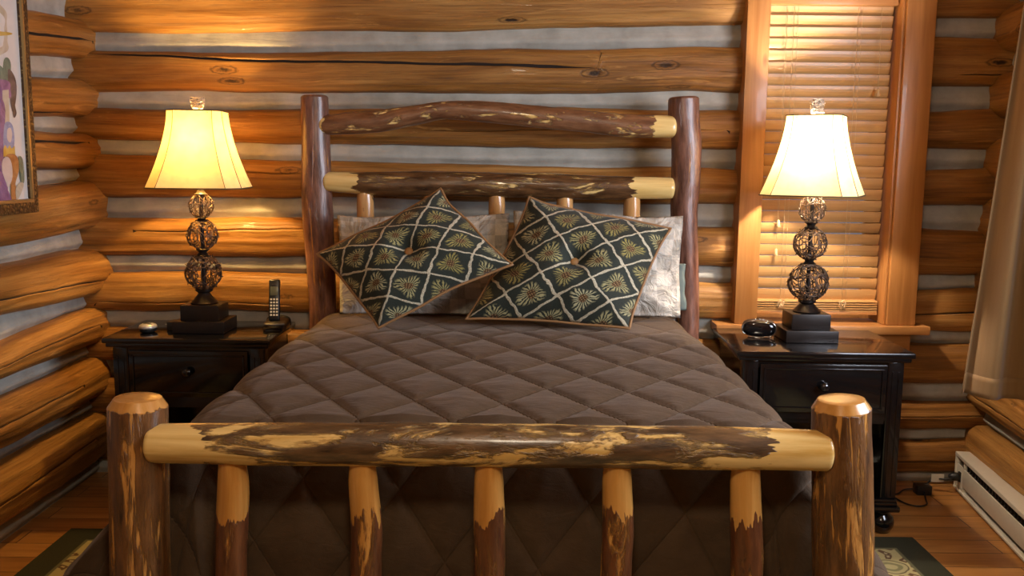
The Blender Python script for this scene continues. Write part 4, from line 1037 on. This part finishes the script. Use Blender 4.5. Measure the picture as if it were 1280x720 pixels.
# ------------------------------------------------------------------ rug
m = M('floral_rug'); v = m.n('ShaderNodeTexCoord').outputs['Object']; sp_ = m.n('ShaderNodeSeparateXYZ', i_0=v)
RX, RY = 1.675, 1.30
ex = m.math('SUBTRACT', RX, m.math('ABSOLUTE', sp_.outputs[0])); ey = m.math('SUBTRACT', RY, m.math('ABSOLUTE', sp_.outputs[1]))
ed = m.math('MINIMUM', ex, ey)
pile = m.noise(v, 300., 2.)
w = m.vmath('ADD', v, m.n('ShaderNodeCombineXYZ', i_X=m.math('MULTIPLY', m.math('SUBTRACT', m.noise(v, 9., 2.), .5), .05), i_Y=m.math('MULTIPLY', m.math('SUBTRACT', m.noise(m.vmath('ADD', v, (5, 5, 0)), 9., 2.), .5), .05)).outputs[0])
vo = m.n('ShaderNodeTexVoronoi', i_Vector=w, i_Scale=4.2); vo.inputs['Randomness'].default_value = .35
dv = m.n('ShaderNodeSeparateXYZ', i_0=m.vmath('SUBTRACT', w, vo.outputs['Position']))
rad = m.math('SQRT', m.math('ADD', m.math('POWER', dv.outputs[0], 2.), m.math('POWER', dv.outputs[1], 2.)))
ang = m.math('ARCTAN2', dv.outputs[1], dv.outputs[0])
pet = m.math('SINE', m.math('MULTIPLY', ang, 11.))
petal = m.math('MULTIPLY', m.rng(pet, -.1, .15), m.rng(m.math('ABSOLUTE', m.math('SUBTRACT', rad, .094)), .026, .020))
petin = m.math('MULTIPLY', m.rng(pet, .75, .85), m.rng(m.math('ABSOLUTE', m.math('SUBTRACT', rad, .096)), .010, .007))
small = m.n('ShaderNodeTexVoronoi', i_Vector=w, i_Scale=26.).outputs['Distance']
c = m.mix(m.math('MULTIPLY', m.rng(small, .22, .15), m.rng(rad, .125, .13)), (.50, .42, .19), (.16, .10, .05))
c = m.mix(petal, c, (.15, .085, .042)); c = m.mix(petin, c, (.52, .42, .22))
c = m.mix(m.rng(rad, .062, .058), c, (.13, .10, .05)); c = m.mix(m.rng(rad, .056, .052), c, (.42, .36, .17)); c = m.mix(m.rng(m.math('ABSOLUTE', m.math('SUBTRACT', rad, .03)), .010, .006), c, (.22, .20, .09))
c = m.mix(m.rng(ed, .125, .120), c, (.16, .15, .075)); c = m.mix(m.rng(ed, .112, .108), c, (.045, .045, .026))
c = m.mix(m.math('MULTIPLY', pile, .3), c, (.02, .02, .01))
m.pbr(c, .95, 0, m.bump(pile, .6, .004), spec=.1); RUGM = m.m
q = MB().box(-RX, RX, -RY, RY, 0, .011, ch=.004); rg_ = q.build('rug', RUGM, sharp=SH, loc=(-.07, 2.20, .0005)); tag(rg_, 'cream and brown floral rug with dark green border under the bed', 'rug')

# ------------------------------------------------------------------ light
def point(name, loc, e, col, r):
    l = bpy.data.lights.new(name, 'POINT'); l.energy = e; l.color = col; l.shadow_soft_size = r
    o = bpy.data.objects.new(name, l); C.objects.link(o); o.location = loc; return o
point('ceiling_lamp', (.0, .45, 2.32), 60, (1., .87, .66), .12)
l = bpy.data.lights.new('side_window_daylight', 'AREA'); l.shape = 'RECTANGLE'; l.size = 1.7; l.size_y = 1.1; l.energy = 108; l.color = (.84, .88, 1.)
o = bpy.data.objects.new('side_window_daylight', l); C.objects.link(o); c0 = fr_right((WIN0+WIN1)/2, -.35, (WZ0+WZ1)/2+.15); o.location = c0
o.rotation_euler = (Vector((-.1, 3.4, .9)) - Vector(c0)).to_track_quat('-Z', 'Y').to_euler()
w = bpy.data.worlds.new('sky'); SC.world = w; w.use_nodes = True
w.node_tree.nodes['Background'].inputs[0].default_value = (.62, .75, 1, 1); w.node_tree.nodes['Background'].inputs[1].default_value = .25

vs_ = SC.view_settings; vs_.view_transform = 'Standard'; vs_.look = 'None'; vs_.gamma = 1; vs_.use_curve_mapping = False; vs_.exposure = 0.0
SC.cycles.use_denoising = True
SC.cycles.max_bounces = 8; SC.cycles.diffuse_bounces = 4; SC.cycles.sample_clamp_indirect = 6
